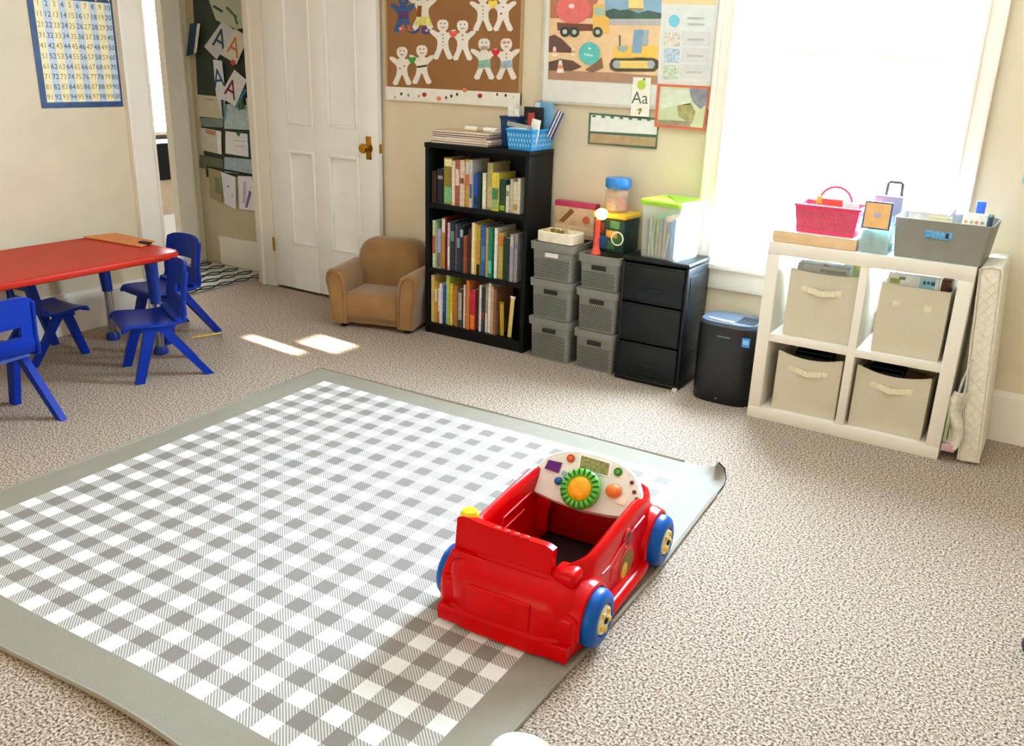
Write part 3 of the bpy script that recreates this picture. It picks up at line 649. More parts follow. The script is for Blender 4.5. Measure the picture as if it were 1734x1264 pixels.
R3 = [(.005, .045, .265, 'd8bd72', 'straw yellow', 0, []), (.048, .072, .235, 'c99f34', 'gold', 0, [(.5, .8, 'efe9d8')]), (.075, .098, .22, 'c8685a', 'coral red', 0, [(.3, .9, 'e8d8cc')]), (.1, .127, .225, 'e6e4e0', 'white', 0, []), (.13, .155, .215, '3a55a6', 'blue', 0, [(.0, .3, '20304a')]), (.162, .188, .275, '9fc4a4', 'mint green', 0, []), (.192, .215, .28, 'a9c24a', 'lime green', 0, []), (.217, .247, .235, 'dcb53a', 'yellow', 0, [(.05, .3, 'e5cf96')]), (.25, .277, .225, 'cf8a2e', 'orange', 0, []), (.28, .308, .23, '9c6a40', 'brown', 0, []), (.312, .36, .215, '4a443c', 'dark patterned', 0, [(.2, .9, 'a9a294')]), (.366, .388, .24, 'ded9d0', 'off-white', 0, []), (.41, .445, .27, 'd2743c', 'tall orange', 0, []), (.448, .5, .22, 'c02a44', 'crimson', 0, [(.03, .38, 'e0842a')]), (.522, .542, .24, '2f6b48', 'green', 0, []), (.545, .567, .255, 'd7d9d4', 'pale grey', 0, []), (.57, .6, .24, '3a3440', 'charcoal', 0, [(.3, .45, 'b02a40')]), (.604, .63, .265, '9d9c94', 'mid-grey', 0, [(.0, .4, 'dcdcd4')]), (.634, .668, .275, 'ebe6cc', 'tall ivory', 0, []), (.67, .705, .262, 'c3a08c', 'dusty pink', 0, []), (.708, .738, .25, '8a5f44', 'chestnut', 0, [])]
IX0 = BX0+T+.004; IW = BX1-BX0-2*T-.008
for rowname, rows, z in (('top', R1, SH[2]), ('middle', R2, SH[1]), ('bottom', R3, SH[0])):
    for i, (a, b_, h, col, word, lean, bands) in enumerate(rows):
        w = (b_-a)*IW-.001; x = IX0+(a+b_)/2*IW; ly = BY0+.012+random.uniform(0, .018)
        art = 'book, %s from left on the %s shelf of black bookcase' % (ORD[i], rowname)
        dz = abs(math.sin(math.radians(lean)))*w/2
        book('book', w, h, random.uniform(.15, .175), col, word+' '+art, 'books on the black bookcase', (x, ly, z+dz+.0005), 0, math.radians(lean), bands)
# two slim sticks standing at the right end of the bottom shelf
def stick(name, x, h, col, lab, lean, cat, head):
    t = thing(name, lab, cat, (x, BY0+.03, SH[0]+.001)); t.rotation_euler = (0, math.radians(lean), 0)
    bx('blade', M(col, .5), t, -.012, .012, 0, .006, 0, h, .002); bx('end_cap', M(head, .4), t, -.015, .015, -.002, .008, h-.014, h, .003)
stick('wooden_paddle', -2.437, .185, 'b89a2c', 'short mustard paddle standing on bottom shelf beside the books', -2, 'paddle', '8d7420')
stick('plastic_ruler', -2.39, .225, 'e0c878', 'long pale yellow ruler leaning at the right end of bottom shelf', 4, 'ruler', 'f0ece0')
# ---------------------------------------------------------------- on top of the bookcase
fl = [('6a4b34', 'brown', .35, .2, 1), ('c9a184', 'tan', .36, .2, -1), ('e9d7c4', 'cream', .355, .19, 2), ('9a4a44', 'dull red', .34, .19, -1), ('5a3c28', 'dark brown', .35, .2, 2), ('d3b48c', 'straw', .335, .19, 0)]
z = BH+.001
for i, (c_, wd_, w, d, a) in enumerate(fl):
    pos = ['lowest', 'second', 'third', 'fourth', 'fifth', 'topmost'][i]
    f = thing('flat_book', '%s large flat book, %s in pile lying on the black bookcase' % (wd_, pos), 'book', (-2.712+.004*(i % 3), 3.825, z), math.radians(a), 'flat books on the bookcase')
    bx('cover', M(c_, .6, var=.15), f, -w/2, w/2, -d/2, d/2, 0, .002); bx('pages', m_paper, f, -w/2+.003, w/2-.003, -d/2+.003, d/2, .002, .0085); bx('cover', M(c_, .6, var=.15), f, -w/2, w/2, -d/2, d/2, .0085, .0105)
    z += .0112
pr = thing('paper_roll', 'rolled white paper on top of the pile of flat books', 'paper roll', (-2.62, 3.79, z+.012), math.radians(-4))
MB().lathe([(.008, -.1), (.0115, -.1), (.0115, .1), (.008, .1)], 16, Matrix.Rotation(PI/2, 4, 'Y'), True).build('roll', m_paper, pr, smooth=40); MB().cyl((-.02, 0, 0), (.02, 0, 0), .0122, .0122, 14).build('band', M('b9a58a', .7), pr)
def lattice_basket(name, label, loc, w, d, h, col, flare=.012, rz=0, cat='basket', group=None, t=.004, holes=True, hcol=None):
    """open basket, origin at bottom centre; walls carry a lattice of raised diamonds over darker openings"""
    o = thing(name, label, cat, loc, rz, group); mt = M(col, .4, coat=.1); b = MB()
    lo = [(-w/2+flare, -d/2+flare), (w/2-flare, -d/2+flare), (w/2-flare, d/2-flare), (-w/2+flare, d/2-flare)]; hi = [(-w/2, -d/2), (w/2, -d/2), (w/2, d/2), (-w/2, d/2)]
    li = [(x*(1-2*t/w), y*(1-2*t/d)) for x, y in lo]; hi2 = [(x*(1-2*t/w), y*(1-2*t/d)) for x, y in hi]
    loft(b, [[(x, y, 0) for x, y in lo], [(x, y, h) for x, y in hi], [(x, y, h) for x, y in hi2], [(x, y, t) for x, y in li]]); b.build('body', mt, o)
    r = MB()
    for i in range(4):
        p, q = hi[i], hi[(i+1) % 4]; r.tube([(p[0], p[1], h-.006), (q[0], q[1], h-.006)], .006, 8)
    r.build('rim', mt, o, smooth=50)
    if holes:
        g = MB()
        for (p0, p1, q0, q1) in ((lo[0], lo[1], hi[0], hi[1]), (lo[1], lo[2], hi[1], hi[2])):
            L = math.dist(q0, q1); nx = max(4, int(L/.018)); nz = max(2, int((h-.03)/.018))
            nr = Vector((q1[1]-q0[1], -(q1[0]-q0[0]), 0)).normalized()*.0008
            for i in range(nx):
                for j in range(nz):
                    u, v = (i+.5+.5*(j % 2))/(nx+.5), .12+(j+.5)/nz*.7
                    if u > .95: continue
                    def pt(uu, vv):
                        a = Vector((*p0, 0)).lerp(Vector((*p1, 0)), uu); c = Vector((*q0, h)).lerp(Vector((*q1, h)), uu); return a.lerp(c, vv)+nr
                    du, dv = .28/nx, .30/nz
                    vs4 = [g.b.verts.new(pt(*k)) for k in ((u-du, v), (u, v-dv), (u+du, v), (u, v+dv))]; g.b.faces.new(vs4)
        g.build('lattice_holes', M(hcol or '12324e', .7), o)
    return o
lattice_basket('blue_basket', 'bright blue lattice basket on right corner of the black bookcase', (-2.355, 3.835, BH+.001), .15, .21, .1, '2c94d8', .01, hcol='9fd0ee')
lattice_basket('navy_caddy', 'dark navy basket behind the bright blue one on the bookcase', (-2.485, 3.89, BH+.001), .1, .115, .15, '123a66', .008, holes=False)
def slab(name, label, cat, x0, x1, y0, y1, z0, z1, col, rz=0, rx=0, ry=0, extra=None, bev=.002, rough=.55):
    o = thing(name, label, cat, ((x0+x1)/2, (y0+y1)/2, z0)); o.rotation_euler = (rx, ry, rz); w, d, h = (x1-x0)/2, (y1-y0)/2, z1-z0
    bx('body', M(col, rough, var=.12), o, -w, w, -d, d, 0, h, bev)
    for e in extra or []: bx(e[0], M(e[1], .5, var=.15), o, *[v*s for v, s in zip(e[2:], (w, w, d, d, h, h))])
    return o
slab('black_case', 'black flat case standing in the baskets on the bookcase', 'case', -2.415, -2.31, 3.862, 3.88, BH+.03, BH+.2, '17191a', extra=[('label_strip', '4d5a50', -.8, .8, -1.06, -1, .55, .62), ('label_strip', '2c3350', -.9, .9, -1.06, -1, .2, .4)])
slab('white_card', 'white card leaning out of the bright blue basket', 'card', -2.335, -2.285, 3.775, 3.779, BH+.02, BH+.15, 'f1efe8', ry=.18, extra=[('printed_line', 'b9bdb8', -.7, .7, -1.3, -1, .5, .54)])
slab('red_notebook', 'small red notebook behind the white card in blue basket', 'notebook', -2.355, -2.32, 3.8, 3.812, BH+.02, BH+.175, 'b03a34', extra=[('spine', '7d2420', -1, -.7, -1.1, 1.1, 0, 1)])
slab('striped_pamphlet', 'blue and white striped pamphlet at right of the blue basket', 'pamphlet', -2.29, -2.25, 3.87, 3.874, BH+.06, BH+.2, '3a3f66', ry=.45, extra=[('stripe', 'e6e6ea', -.6, -.2, -1.3, -1, 0, 1), ('stripe', 'e6e6ea', .2, .5, -1.3, -1, 0, 1)])
slab('sky_blue_folder', 'sky blue folder rising behind the black case', 'folder', -2.38, -2.27, 3.9, 3.908, BH+.05, BH+.225, '6fa3c4', extra=[('tab', 'd9e2e6', -.9, -.4, -1.2, -1, .85, .98)])
slab('grey_tray', 'grey sloping plastic tray across the blue basket', 'tray', -2.44, -2.31, 3.75, 3.80, BH+.105, BH+.118, '8a8d88', ry=.12, extra=[('lip', '9fa29c', -1, 1, -1.05, -.9, 0, 1.6)])
slab('cream_papers', 'sheaf of cream papers standing in the navy basket', 'papers', -2.515, -2.475, 3.87, 3.885, BH+.03, BH+.205, 'e9e2cf', extra=[('top_sheet', 'f3eee2', -.95, .95, -1.2, -1, .0, .98)])
slab('white_card_stack', 'white index card stack next to the cream papers', 'cards', -2.47, -2.445, 3.86, 3.875, BH+.05, BH+.19, 'f0ece4', extra=[('printed_line', 'a9a59c', -.7, .7, -1.15, -1, .7, .74)])
slab('white_sheet', 'folded white sheet lying in the front of blue basket', 'paper', -2.425, -2.325, 3.738, 3.78, BH+.098, BH+.104, 'f4f2ec', extra=[('fold', 'e3e0d8', -.02, .02, -1, 1, 1, 1.1)])
# ================================================================== GREY CRATES
m_crate = M('82827b', .5, var=.05, name='crate_grey')
def crate(label, x0, x1, z0, z1, slot='dark', y0=3.69, y1=3.95, tint=None):
    w, d, h = x1-x0, y1-y0, z1-z0; mt = tint or m_crate
    o = thing('storage_crate', label, 'crate', ((x0+x1)/2, (y0+y1)/2, z0), 0, 'grey perforated crates stacked by the bookcase')
    t = .012; k = .014; b = MB()
    def rr(off): return rrect(w/2-k+off, d/2-k+off, .02, 3)
    loft(b, [[(x, y, 0) for x, y in rr(-.006)], [(x, y, h-.036) for x, y in rr(0)], [(x, y, h-.036) for x, y in rr(.009)], [(x, y, h) for x, y in rr(.011)], [(x, y, h) for x, y in rr(-.004)], [(x, y, .006) for x, y in rr(-.016)]])
    b.build('body', mt, o, smooth=35)
    fy = -d/2+k-.0045; zc = h-.058
    b = MB(); b.box(-.038, .038, fy-.002, fy+.003, zc-.011, zc+.011, .002)
    b.build('handle_slot', M('e6e4de', .6) if slot == 'white' else m_dark, o)['label'] = 'oval handle opening'
    g = MB(); nx, nz = 15, max(5, int((h-.085)/.011))
    for i in range(nx):
        for j in range(nz):
            x = -w/2+.036+(w-.072)*(i+.5*(j % 2))/(nx-.5); z_ = .016+(h-.1)*j/(nz-1)
            if abs(x) < .042 and z_ > zc-.022: continue
            yy = fy-.0012+.006*(1-z_/(h-.036)); s = .0042
            q = [g.b.verts.new(p) for p in ((x-s, yy, z_), (x, yy, z_-s), (x+s, yy, z_), (x, yy, z_+s))]; g.b.faces.new(q)
    g.build('perforations', M('2f2f2b', .8), o)
    g = MB(); xx = w/2-k+.0008
    for i in range(14):
        for j in range(nz):
            y = -d/2+.04+(d-.08)*(i+.5*(j % 2))/13.5; z_ = .016+(h-.1)*j/(nz-1); s = .0042
            q = [g.b.verts.new(p) for p in ((xx, y-s, z_), (xx, y, z_-s), (xx, y+s, z_), (xx, y, z_+s))]; g.b.faces.new(q)
    g.build('perforations', M('2f2f2b', .8), o)
    return o
crate('grey perforated crate at the bottom of the stack touching bookcase', -2.25, -1.995, 0, .215)
crate('grey perforated crate in the middle of the stack touching bookcase', -2.25, -1.995, .2165, .415)
crate('grey perforated crate with pale handle opening, on top beside bookcase', -2.255, -1.995, .4165, .6, 'white')
crate('grey perforated crate at the bottom of the stack touching black drawers', -1.985, -1.745, 0, .2)
crate('grey perforated crate in the middle of the stack touching black drawers', -1.985, -1.745, .2015, .408)
crate('grey perforated crate on top of the stack touching black drawers', -1.985, -1.745, .4095, .575)
# ---------------------------------------------------------------- things on the crates
cbx = thing('cream_tray', 'cream plastic tray of scraps on top of the left crates', 'tray', (-2.115, 3.765, .601), math.radians(-4))
tt(.105, .062, .02, [(-.006, 0), (0, .004), (0, .05), (-.004, .054), (-.01, .05), (-.012, .03)], 'tray_body', M('efe6cf', .5), cbx)
for k in range(7):
    a = random.uniform(0, PI); x, y = random.uniform(-.08, .08), random.uniform(-.04, .04)
    MB().hexa([(x-.02, y-.006, .04), (x+.02, y-.008, .042), (x+.02, y+.008, .042), (x-.02, y+.006, .04), (x-.02, y-.006, .058), (x+.018, y-.008, .064), (x+.018, y+.006, .064), (x-.02, y+.006, .058)]).build('scrap', M(random.choice(['a88a4a', 'd8c48e', '7a6a3c']), .7), cbx)
gb = thing('board_game_box', 'flat board game box with pink lid edge standing behind cream tray', 'game box', (-2.12, 3.92, .603), math.radians(-2))
bx('box_body', M('d8b48c', .6, var=.2, scale=18), gb, -.115, .118, -.02, .02, 0, .16, .002); bx('lid_edge', M('c4405e', .5), gb, -.117, .12, -.022, .022, .152, .178, .002)
bx('lid_stripe', M('e7c7a0', .6), gb, -.112, .115, -.0215, -.0205, .02, .06); MB().prism([(.0+.02*math.cos(2*PI*k/14)+.07, -.0215, .095+.02*math.sin(2*PI*k/14)) for k in range(14)], (0, .001, 0)).build('emblem', M('c8643c', .6), gb)
MB().prism([(-.09, -.0214, .075), (-.02, -.0214, .145), (.0, -.0214, .13), (-.06, -.0214, .07)], (0, .001, 0)).build('printed_shape', M('8a5a34', .6), gb)
# red toy wand; emissive head added for the bright orange glow
wl_ = thing('glow_wand', 'coral red toy wand with added glowing yellow head on grey crate', 'toy wand', (-1.9, 3.73, .577))
MB().lathe([(0, 0), (.026, 0), (.026, .006), (.018, .02), (.014, .045), (.0125, .14), (.014, .165), (0, .166)], 18).build('stem', M('e2503e', .4, coat=.2), wl_, smooth=40)
for z_ in (.05, .08, .11): MB().lathe([(.0125, z_-.003), (.0155, z_), (.0125, z_+.003)], 16).build('grip_ring', M('d6402f', .4), wl_, smooth=50)
MB().ball((.018, 0, .192), .028, 18, (1.15, 1, .95)).build('added_glow', M('ffc45a', .4, emit=12), wl_, smooth=60)
# picture tub with yellow lid, blue-lidded jar on it
pt_ = thing('picture_tub', 'dark picture-printed toy tub with yellow lid next to the toy wand', 'toy tub', (-1.868, 3.865, .577), math.radians(-3))
bx('tub_body', M('1f3d3a', .5, var=.45, scale=25), pt_, -.085, .088, -.075, .075, 0, .165, .01, 3); bx('tub_lid', M('e6b62a', .35, coat=.2), pt_, -.09, .093, -.08, .08, .165, .19, .006, 3)
for x0, x1, z0, z1, c_ in ((-.07, .0, .02, .08, '2d4f86'), (-.01, .05, .075, .11, 'd9a44a'), (-.06, -.02, .09, .14, '7a3a2a'), (.01, .06, .12, .155, '4f8a58'), (.0, .04, .02, .06, '3a6a3a')): bx('printed_picture', M(c_, .5, var=.3, scale=60), pt_, x0, x1, -.0765, -.074, z0, z1)
MB().lathe([(.028, 0), (.034, 0), (.034, .003), (.028, .003)], 24, Matrix.Translation((.052, -.074, .075)) @ Matrix.Rotation(PI/2, 4, 'X'), True).build('printed_ring', m_paper, pt_)
MB().lathe([(0, 0), (.028, 0), (.028, .002), (0, .002)], 24, Matrix.Translation((.052, -.074, .075)) @ Matrix.Rotation(PI/2, 4, 'X')).build('printed_disc', M('2f6a38', .5), pt_)
jr = thing('snack_jar', 'clear round jar with blue lid and colourful contents on yellow tub lid', 'jar', (-1.872, 3.866, .769))
MB().lathe([(0, 0), (.055, 0), (.06, .008), (.06, .095), (.05, .105), (.05, .115), (.046, .115), (.046, .104), (.056, .093), (.056, .008), (0, .005)], 24).build('jar_body', M('f2e6da', .15, alpha=.75), jr, smooth=40)
MB().lathe([(0, .11), (.058, .11), (.062, .116), (.062, .148), (.056, .158), (0, .16)], 28).build('jar_lid', M('2a7fd0', .35, coat=.2), jr, smooth=40)
for k, c_ in enumerate(('e0603a', 'f0a03c', '6a4fc8', 'f2d2c0', '5a9a4a', 'e06a5a', 'e8b48c', '5b48b8', 'd8843a', 'e9c89c')):
    a = k*2.4; MB().box(-.014, .014, -.014, .014, -.014, .014, .003).build('toy_block', M(c_, .4), jr, (.036*math.cos(a), .036*math.sin(a), .024+.03*(k//4)), a)
# ================================================================== BLACK DRAWERS
dr = thing('drawer_tower', 'black plastic three-drawer storage tower under the green-lidded tub', 'drawers', (-1.572, 3.815, 0))
m_bp = M('0b1215', .35, var=.04, spec=.3, name='black_plastic'); m_bd = M('0d1516', .3, var=.1, spec=.28, name='smoky_drawer')
bx('top_panel', m_bp, dr, -.165, .165, -.13, .13, .578, .6, .008, 3); bx('base_panel', m_bp, dr, -.165, .165, -.13, .13, .0, .022, .006)
for s in (-1, 1):
    a, b_ = sorted((s*.165, s*.15)); bx('side_panel', m_bp, dr, a, b_, -.13, .13, .022, .578, .003)
    for z_ in (.1, .29, .48):
        a, b_ = sorted((s*.165, s*.168)); bx('side_rib', m_bp, dr, a, b_, -.1, .1, z_-.07, z_+.06, .001)
bx('back_panel', m_bp, dr, -.15, .15, .12, .13, .022, .578)
for z0, z1 in ((.024, .2), (.202, .39), (.392, .577)):
    dw = bx('drawer', m_bd, dr, -.149, .149, -.14, .11, z0, z1-.004, .008, 3)
    MB().box(-.149, .149, -.145, -.138, z1-.014, z1-.003, .003).build('drawer_lip', m_bp, dw, smooth=40)
    bx('drawer_handle', m_bp, dw, -.05, .05, -.1445, -.14, z0+.06, z0+.072, .002); bx('bottom_bead', m_bp, dw, -.145, .145, -.144, -.14, z0+.006, z0+.012, .001)
# green-lidded clear tub
tb = thing('file_tub', 'clear plastic file tub with lime green lid on the black drawers', 'tub', (-1.562, 3.812, .601), math.radians(-8))
b = MB(); w, d, h = .102, .108, .245
loft(b, [[(x, y, 0) for x, y in rrect(w-.008, d-.008, .012, 3)], [(x, y, h) for x, y in rrect(w, d, .014, 3)], [(x, y, h) for x, y in rrect(w-.003, d-.003, .012, 3)], [(x, y, .003) for x, y in rrect(w-.011, d-.011, .01, 3)]])
b.build('tub_body', M('f2f6ee', .2, alpha=.8, coat=.1), tb, smooth=35)
tt(w+.006, d+.006, .016, [(0, 0), (.002, .004), (.002, .018), (-.004, .024), (-.014, .024), (-.02, .019)], 'tub_lid', M('a6d83c', .35, coat=.2), tb, h-.006)
for k in range(9):
    c_ = ['7a8f86', 'd9c6b4', '6fae5a', 'a9c04a', '4f8f9f', 'c88a6a', '3f6fb8', '2f62b4', 'dfe6ea'][k]
    x = -.078+k*.019; MB().box(x-.004, x+.004, -.085, .08, .006, .17+.012*(k % 3), .0015).build('file_folder', M(c_, .6, var=.2), tb)
for k in range(3): MB().cyl((-.03+k*.03, -.093, .01), (-.045+k*.045, -.093, .12), .003, .003, 8).build('pencil', M(['e9dcc0', 'd8885a', 'c9d4c0'][k], .5), tb)
# ================================================================== AIR PURIFIER
ap = thing('air_purifier', 'black tower air purifier between the drawers and the cube shelf', 'air purifier', (-1.203, 3.755, 0))
m_ap = M('0b0e12', .35, var=.05, coat=.25, name='purifier_black')
def oval(hx_, hy, n=28, e=.62): return [(hx_*math.copysign(abs(math.cos(2*PI*k/n))**e, math.cos(2*PI*k/n)), hy*math.copysign(abs(math.sin(2*PI*k/n))**e, math.sin(2*PI*k/n))) for k in range(n)]
b = MB(); loft(b, [[(x*s, y*s, z_) for x, y in oval(.14, .11)] for s, z_ in ((.96, 0), (.98, .012), (.99, .1), (1, .25), (1, .345), (.985, .358))]); b.build('housing', m_ap, ap, smooth=40)
b = MB(); loft(b, [[(x*s, y*s, z_) for x, y in oval(.14, .11)] for s, z_ in ((.985, .358), (.975, .368), (.93, .375))]); b.build('top_cap', M('3a4654', .3, coat=.3), ap, smooth=40)
for k in range(9): bx('vent_slat', m_black, ap, .035+k*.009, .039+k*.009, -.06, .05, .374, .3785)
b = MB(); b.tube([(-.09, -.06, .376), (-.03, -.078, .376), (.03, -.08, .376)], .008, 8); b.build('handle_bar', M('c9d2dc', .25, .6), ap, smooth=50)
bx('energy_sticker', M('3f8fd0', .5), ap, .083, .117, -.1065, -.1, .285, .325); bx('sticker_print', M('8fc4ee', .5), ap, .087, .113, -.1075, -.1, .297, .317)
bx('name_strip', M('6d747c', .4), ap, -.03, .03, -.1115, -.1, .312, .317); bx('foot_button', M('5a6068', .4), ap, -.01, .0, -.1115, -.1, .02, .028)
pcq = thing('power_cord', 'short white cord on carpet between drawers and air purifier', 'cord', (0, 0, 0))
a0, a1 = atz(1142, 662, .006), atz(1158, 648, .006); MB().tube([(a0.x, a0.y, .006), ((a0.x+a1.x)/2, (a0.y+a1.y)/2-.005, .007), (a1.x, a1.y, .006), (a1.x+.006, a1.y+.04, .006)], .005, 8).build('cable', M('d9d6cc', .5), pcq, smooth=60); MB().box(a0.x-.012, a0.x+.012, a0.y-.01, a0.y+.01, 0, .016, .004).build('plug', M('d9d6cc', .5), pcq)
# ================================================================== CUBE SHELF
SX0, SX1, SY0, SY1, STP = -1.041, -.271, 3.588, 3.915, .77
cs = thing('cube_shelf', 'white four-cube shelf unit in front of the window', 'shelf', ((SX0+SX1)/2, SY0, 0)); hs = (SX1-SX0)/2; sd = SY1-SY0; F = .052
m_cs = M('efe8d9', .4, var=.02, scale=5, name='shelf_white')
bx('top_panel', m_cs, cs, -hs, hs, 0, sd, STP-F, STP, .002); bx('bottom_panel', m_cs, cs, -hs, hs, 0, sd, 0, F, .002)
for s in (-1, 1): a, b_ = sorted((s*hs, s*(hs-F))); bx('side_panel', m_cs, cs, a, b_, 0, sd, F, STP-F, .002)
bx('divider', m_cs, cs, -.016+.0, .016, .003, sd, F, STP-F, .001)
for a, b_ in ((-hs+F, -.016), (.016, hs-F)): bx('middle_shelf', m_cs, cs, a, b_, .003, sd, .352, .384, .001)
m_fb = M('d2c8b0', .9, var=.025, scale=120, bump=.06, name='beige_canvas')
def fabric_bin(label, x0, x1, z0, h, sag=.0, handle=True, rz=0, tilt=0):
    w, d = x1-x0, .27
    o = thing('fabric_bin', label, 'storage bin', ((x0+x1)/2, SY0+.03+d/2, z0+.001), rz, 'beige fabric bins in the cube shelf')
    b = MB(); n = 8
    def top(u, s):   # sagging rim
        return h-sag*(1-(2*u-1)**2)
    outer, inner = [], []
    pl = []
    for a, c_ in (((-w/2, -d/2), (w/2, -d/2)), ((w/2, -d/2), (w/2, d/2)), ((w/2, d/2), (-w/2, d/2)), ((-w/2, d/2), (-w/2, -d/2))):
        for k in range(n): u = k/n; pl.append((a[0]+(c_[0]-a[0])*u, a[1]+(c_[1]-a[1])*u, top(u, 0)))
    loft(b, [[(x*.985, y*.985, 0) for x, y, z_ in pl], [(x, y, .02) for x, y, z_ in pl], [(x, y, z_) for x, y, z_ in pl], [(x*.965, y*.965, z_) for x, y, z_ in pl], [(x*.95, y*.95, .01) for x, y, z_ in pl]])
    b.build('bin_body', m_fb, o, smooth=30)
    if handle:
        pts = [(-.055, -d/2-.001, h*.72), (-.04, -d/2-.006, h*.725), (0, -d/2-.018, h*.70), (.04, -d/2-.006, h*.715), (.055, -d/2-.001, h*.715)]
        hb3 = MB()
        for i in range(len(pts)-1):
            p, q = pts[i], pts[i+1]; hb3.hexa([(p[0], p[1]-.003, p[2]-.012), (q[0], q[1]-.003, q[2]-.012), (q[0], q[1], q[2]-.012), (p[0], p[1], p[2]-.012), (p[0], p[1]-.003, p[2]+.012), (q[0], q[1]-.003, q[2]+.012), (q[0], q[1], q[2]+.012), (p[0], p[1], p[2]+.012)])
        hb3.build('strap_handle', M('e9ddbd', .8, bump=.1, scale=90), o, smooth=40)
    for x in (-.068, .068) if handle else (-.06, .055):
        bx('stitched_tab', M('e6dabb', .8), o, x-.013, x+.013, -d/2-.002, -d/2, h*.68, h*.77, .001)
    return o
fabric_bin('beige fabric bin with strap handle in upper cube nearest the purifier', -.945, -.678, .384, .282, .008)
fabric_bin('beige fabric bin with missing handle in upper cube nearest the mattress', -.59, -.34, .384, .275, .0, False)
fabric_bin('beige fabric bin with strap handle in lower cube nearest the purifier', -.952, -.69, F, .262, .022, True, math.radians(2))
fabric_bin('beige fabric bin with strap handle in lower cube nearest the mattress', -.625, -.345, F, .262, .024, True, math.radians(-1))
# contents of the bins
cz = .384
slab('grey_plastic_pouch', 'crumpled grey plastic pouch sticking out of upper fabric bin', 'pouch', -.925, -.72, 3.66, 3.72, cz+.06, cz+.31, 'aeb2ac', rx=.1, extra=[('fold', 'd8dcd8', -.9, -.2, -1.05, -1, .8, .86), ('fold', '8b8f88', -.1, .9, -1.05, -1, .9, .95)])
slab('dark_red_card', 'small dark red card in front of the grey pouch', 'card', -.848, -.808, 3.642, 3.648, cz+.15, cz+.31, '8a4a44', ry=.15, extra=[('white_stripe', 'e6ddd2', .45, .9, -1.1, -1, .2, .95)])
slab('olive_folder', 'olive folder at the back of the upper left fabric bin', 'folder', -.77, -.69, 3.76, 3.77, cz+.06, cz+.315, '8f8f5a', extra=[('tab', 'b0a050', .2, .9, -1.1, -1, .88, .98)])
wbk = slab('white_picture_book', 'white picture book with blue print in upper right fabric bin', 'book', -.575, -.39, 3.64, 3.66, cz+.04, cz+.317, 'dfe9ea', extra=[('blue_square', '9fd0e6', .25, .85, -1.08, -1, .84, .99), ('leaf_print', '9fae62', -.9, -.5, -1.08, -1, .86, .93), ('leaf_print', '6f7a6a', -.55, -.3, -1.08, -1, .92, .96)])
for k, (x0, x1) in enumerate(((.036, .046), (.05, .06), (.064, .078))): bx('illegible_print', M('1d5a78', .6), wbk, x0, x1, -.0118, -.0105, .248+.003*(k % 2), .262)
slab('brown_book', 'brown book next to the white picture book in fabric bin', 'book', -.385, -.35, 3.66, 3.75, cz+.04, cz+.312, '5a3418', extra=[('spine_band', '26304a', .3, 1, -1.03, -1, .6, .9)])
slab('teal_toy_box', 'dark teal box inside lower left fabric bin', 'toy', -.9, -.75, 3.7, 3.8, F+.03, F+.25, '1d3a34', extra=[('lid', '26463e', -1, 1, -1, 1, .92, 1)])
slab('purple_pouch', 'dark purple pouch inside lower left fabric bin', 'pouch', -.82, -.72, 3.66, 3.69, F+.05, F+.235, '34243a', extra=[('zip', '59405e', -.9, .9, -1.1, -1, .85, .9)])
slab('navy_toy_case', 'dark navy case inside lower right fabric bin', 'toy', -.59, -.46, 3.68, 3.78, F+.03, F+.25, '142a3a', extra=[('lid', '1d3a4a', -1, 1, -1, 1, .92, 1)])
slab('rust_cloth', 'folded rust-brown cloth inside lower right fabric bin', 'cloth', -.46, -.37, 3.67, 3.76, F+.06, F+.24, '4a2a1c', bev=.02, extra=[('fold', '6a3c28', -.8, .8, -1.02, -.98, .5, .8)])
# ---------------------------------------------------------------- on the cube shelf
tr = thing('wooden_board', 'pale birch wooden board lying on the cube shelf under pink basket', 'board', (-.868, 3.69, STP+.001))
bx('board_body', M('e3bf92', .6, var=.08, scale=12), tr, -.165, .165, -.092, .1, 0, .042, .003); bx('white_top', M('f3eee4', .5), tr, -.165, .165, -.092, .1, .042, .046, .001)
TZ2 = STP+.048
lattice_basket('pink_basket', 'translucent pink basket with arched handle on the birch board', (-.835, 3.688, TZ2), .25, .165, .115, 'e8486e', .014, hcol='b06a6a')
pk = [o for o in C.objects if o.name == 'pink_basket'][0]
MB().tube([(-.06+.13*(.5-.5*math.cos(PI*k/12)), .02, .112+.068*math.sin(PI*k/12)) for k in range(13)], .006, 8).build('arched_handle', M('ea4a72', .4), pk, smooth=60)
slab('orange_box', 'orange-pink carton behind the pink basket', 'carton', -.98, -.92, 3.79, 3.85, STP+.001, STP+.16, 'f0b89a', extra=[('panel', 'f2cf7a', -.8, .8, -1.02, -1, .2, .5)])
slab('red_packet', 'red packet lying in the pink basket', 'packet', -.87, -.79, 3.67, 3.72, TZ2+.03, TZ2+.145, 'e2583f', rx=.2, extra=[('label', 'f0c04a', -.8, .8, -1.03, -1, .45, .7)])
slab('yellow_packet', 'yellow packet lying in the pink basket behind its rim', 'packet', -.9, -.875, 3.685, 3.72, TZ2+.03, TZ2+.14, 'f0b23a', extra=[('label', 'e8823a', -.8, .8, -1.03, -1, .45, .75)])
slab('cream_notepad', 'cream notepad at right inside the pink basket', 'notepad', -.785, -.735, 3.68, 3.7, TZ2+.02, TZ2+.125, 'f0e6cc', rz=.3, extra=[('printed_line', 'a3a396', -.8, .8, -1.1, -1, .8, .85)])
cc = thing('clear_caddy', 'clear plastic caddy with teal contents and orange framed card', 'caddy', (-.642, 3.69, STP+.001))
b = MB(); w, d, h = .062, .09, .125
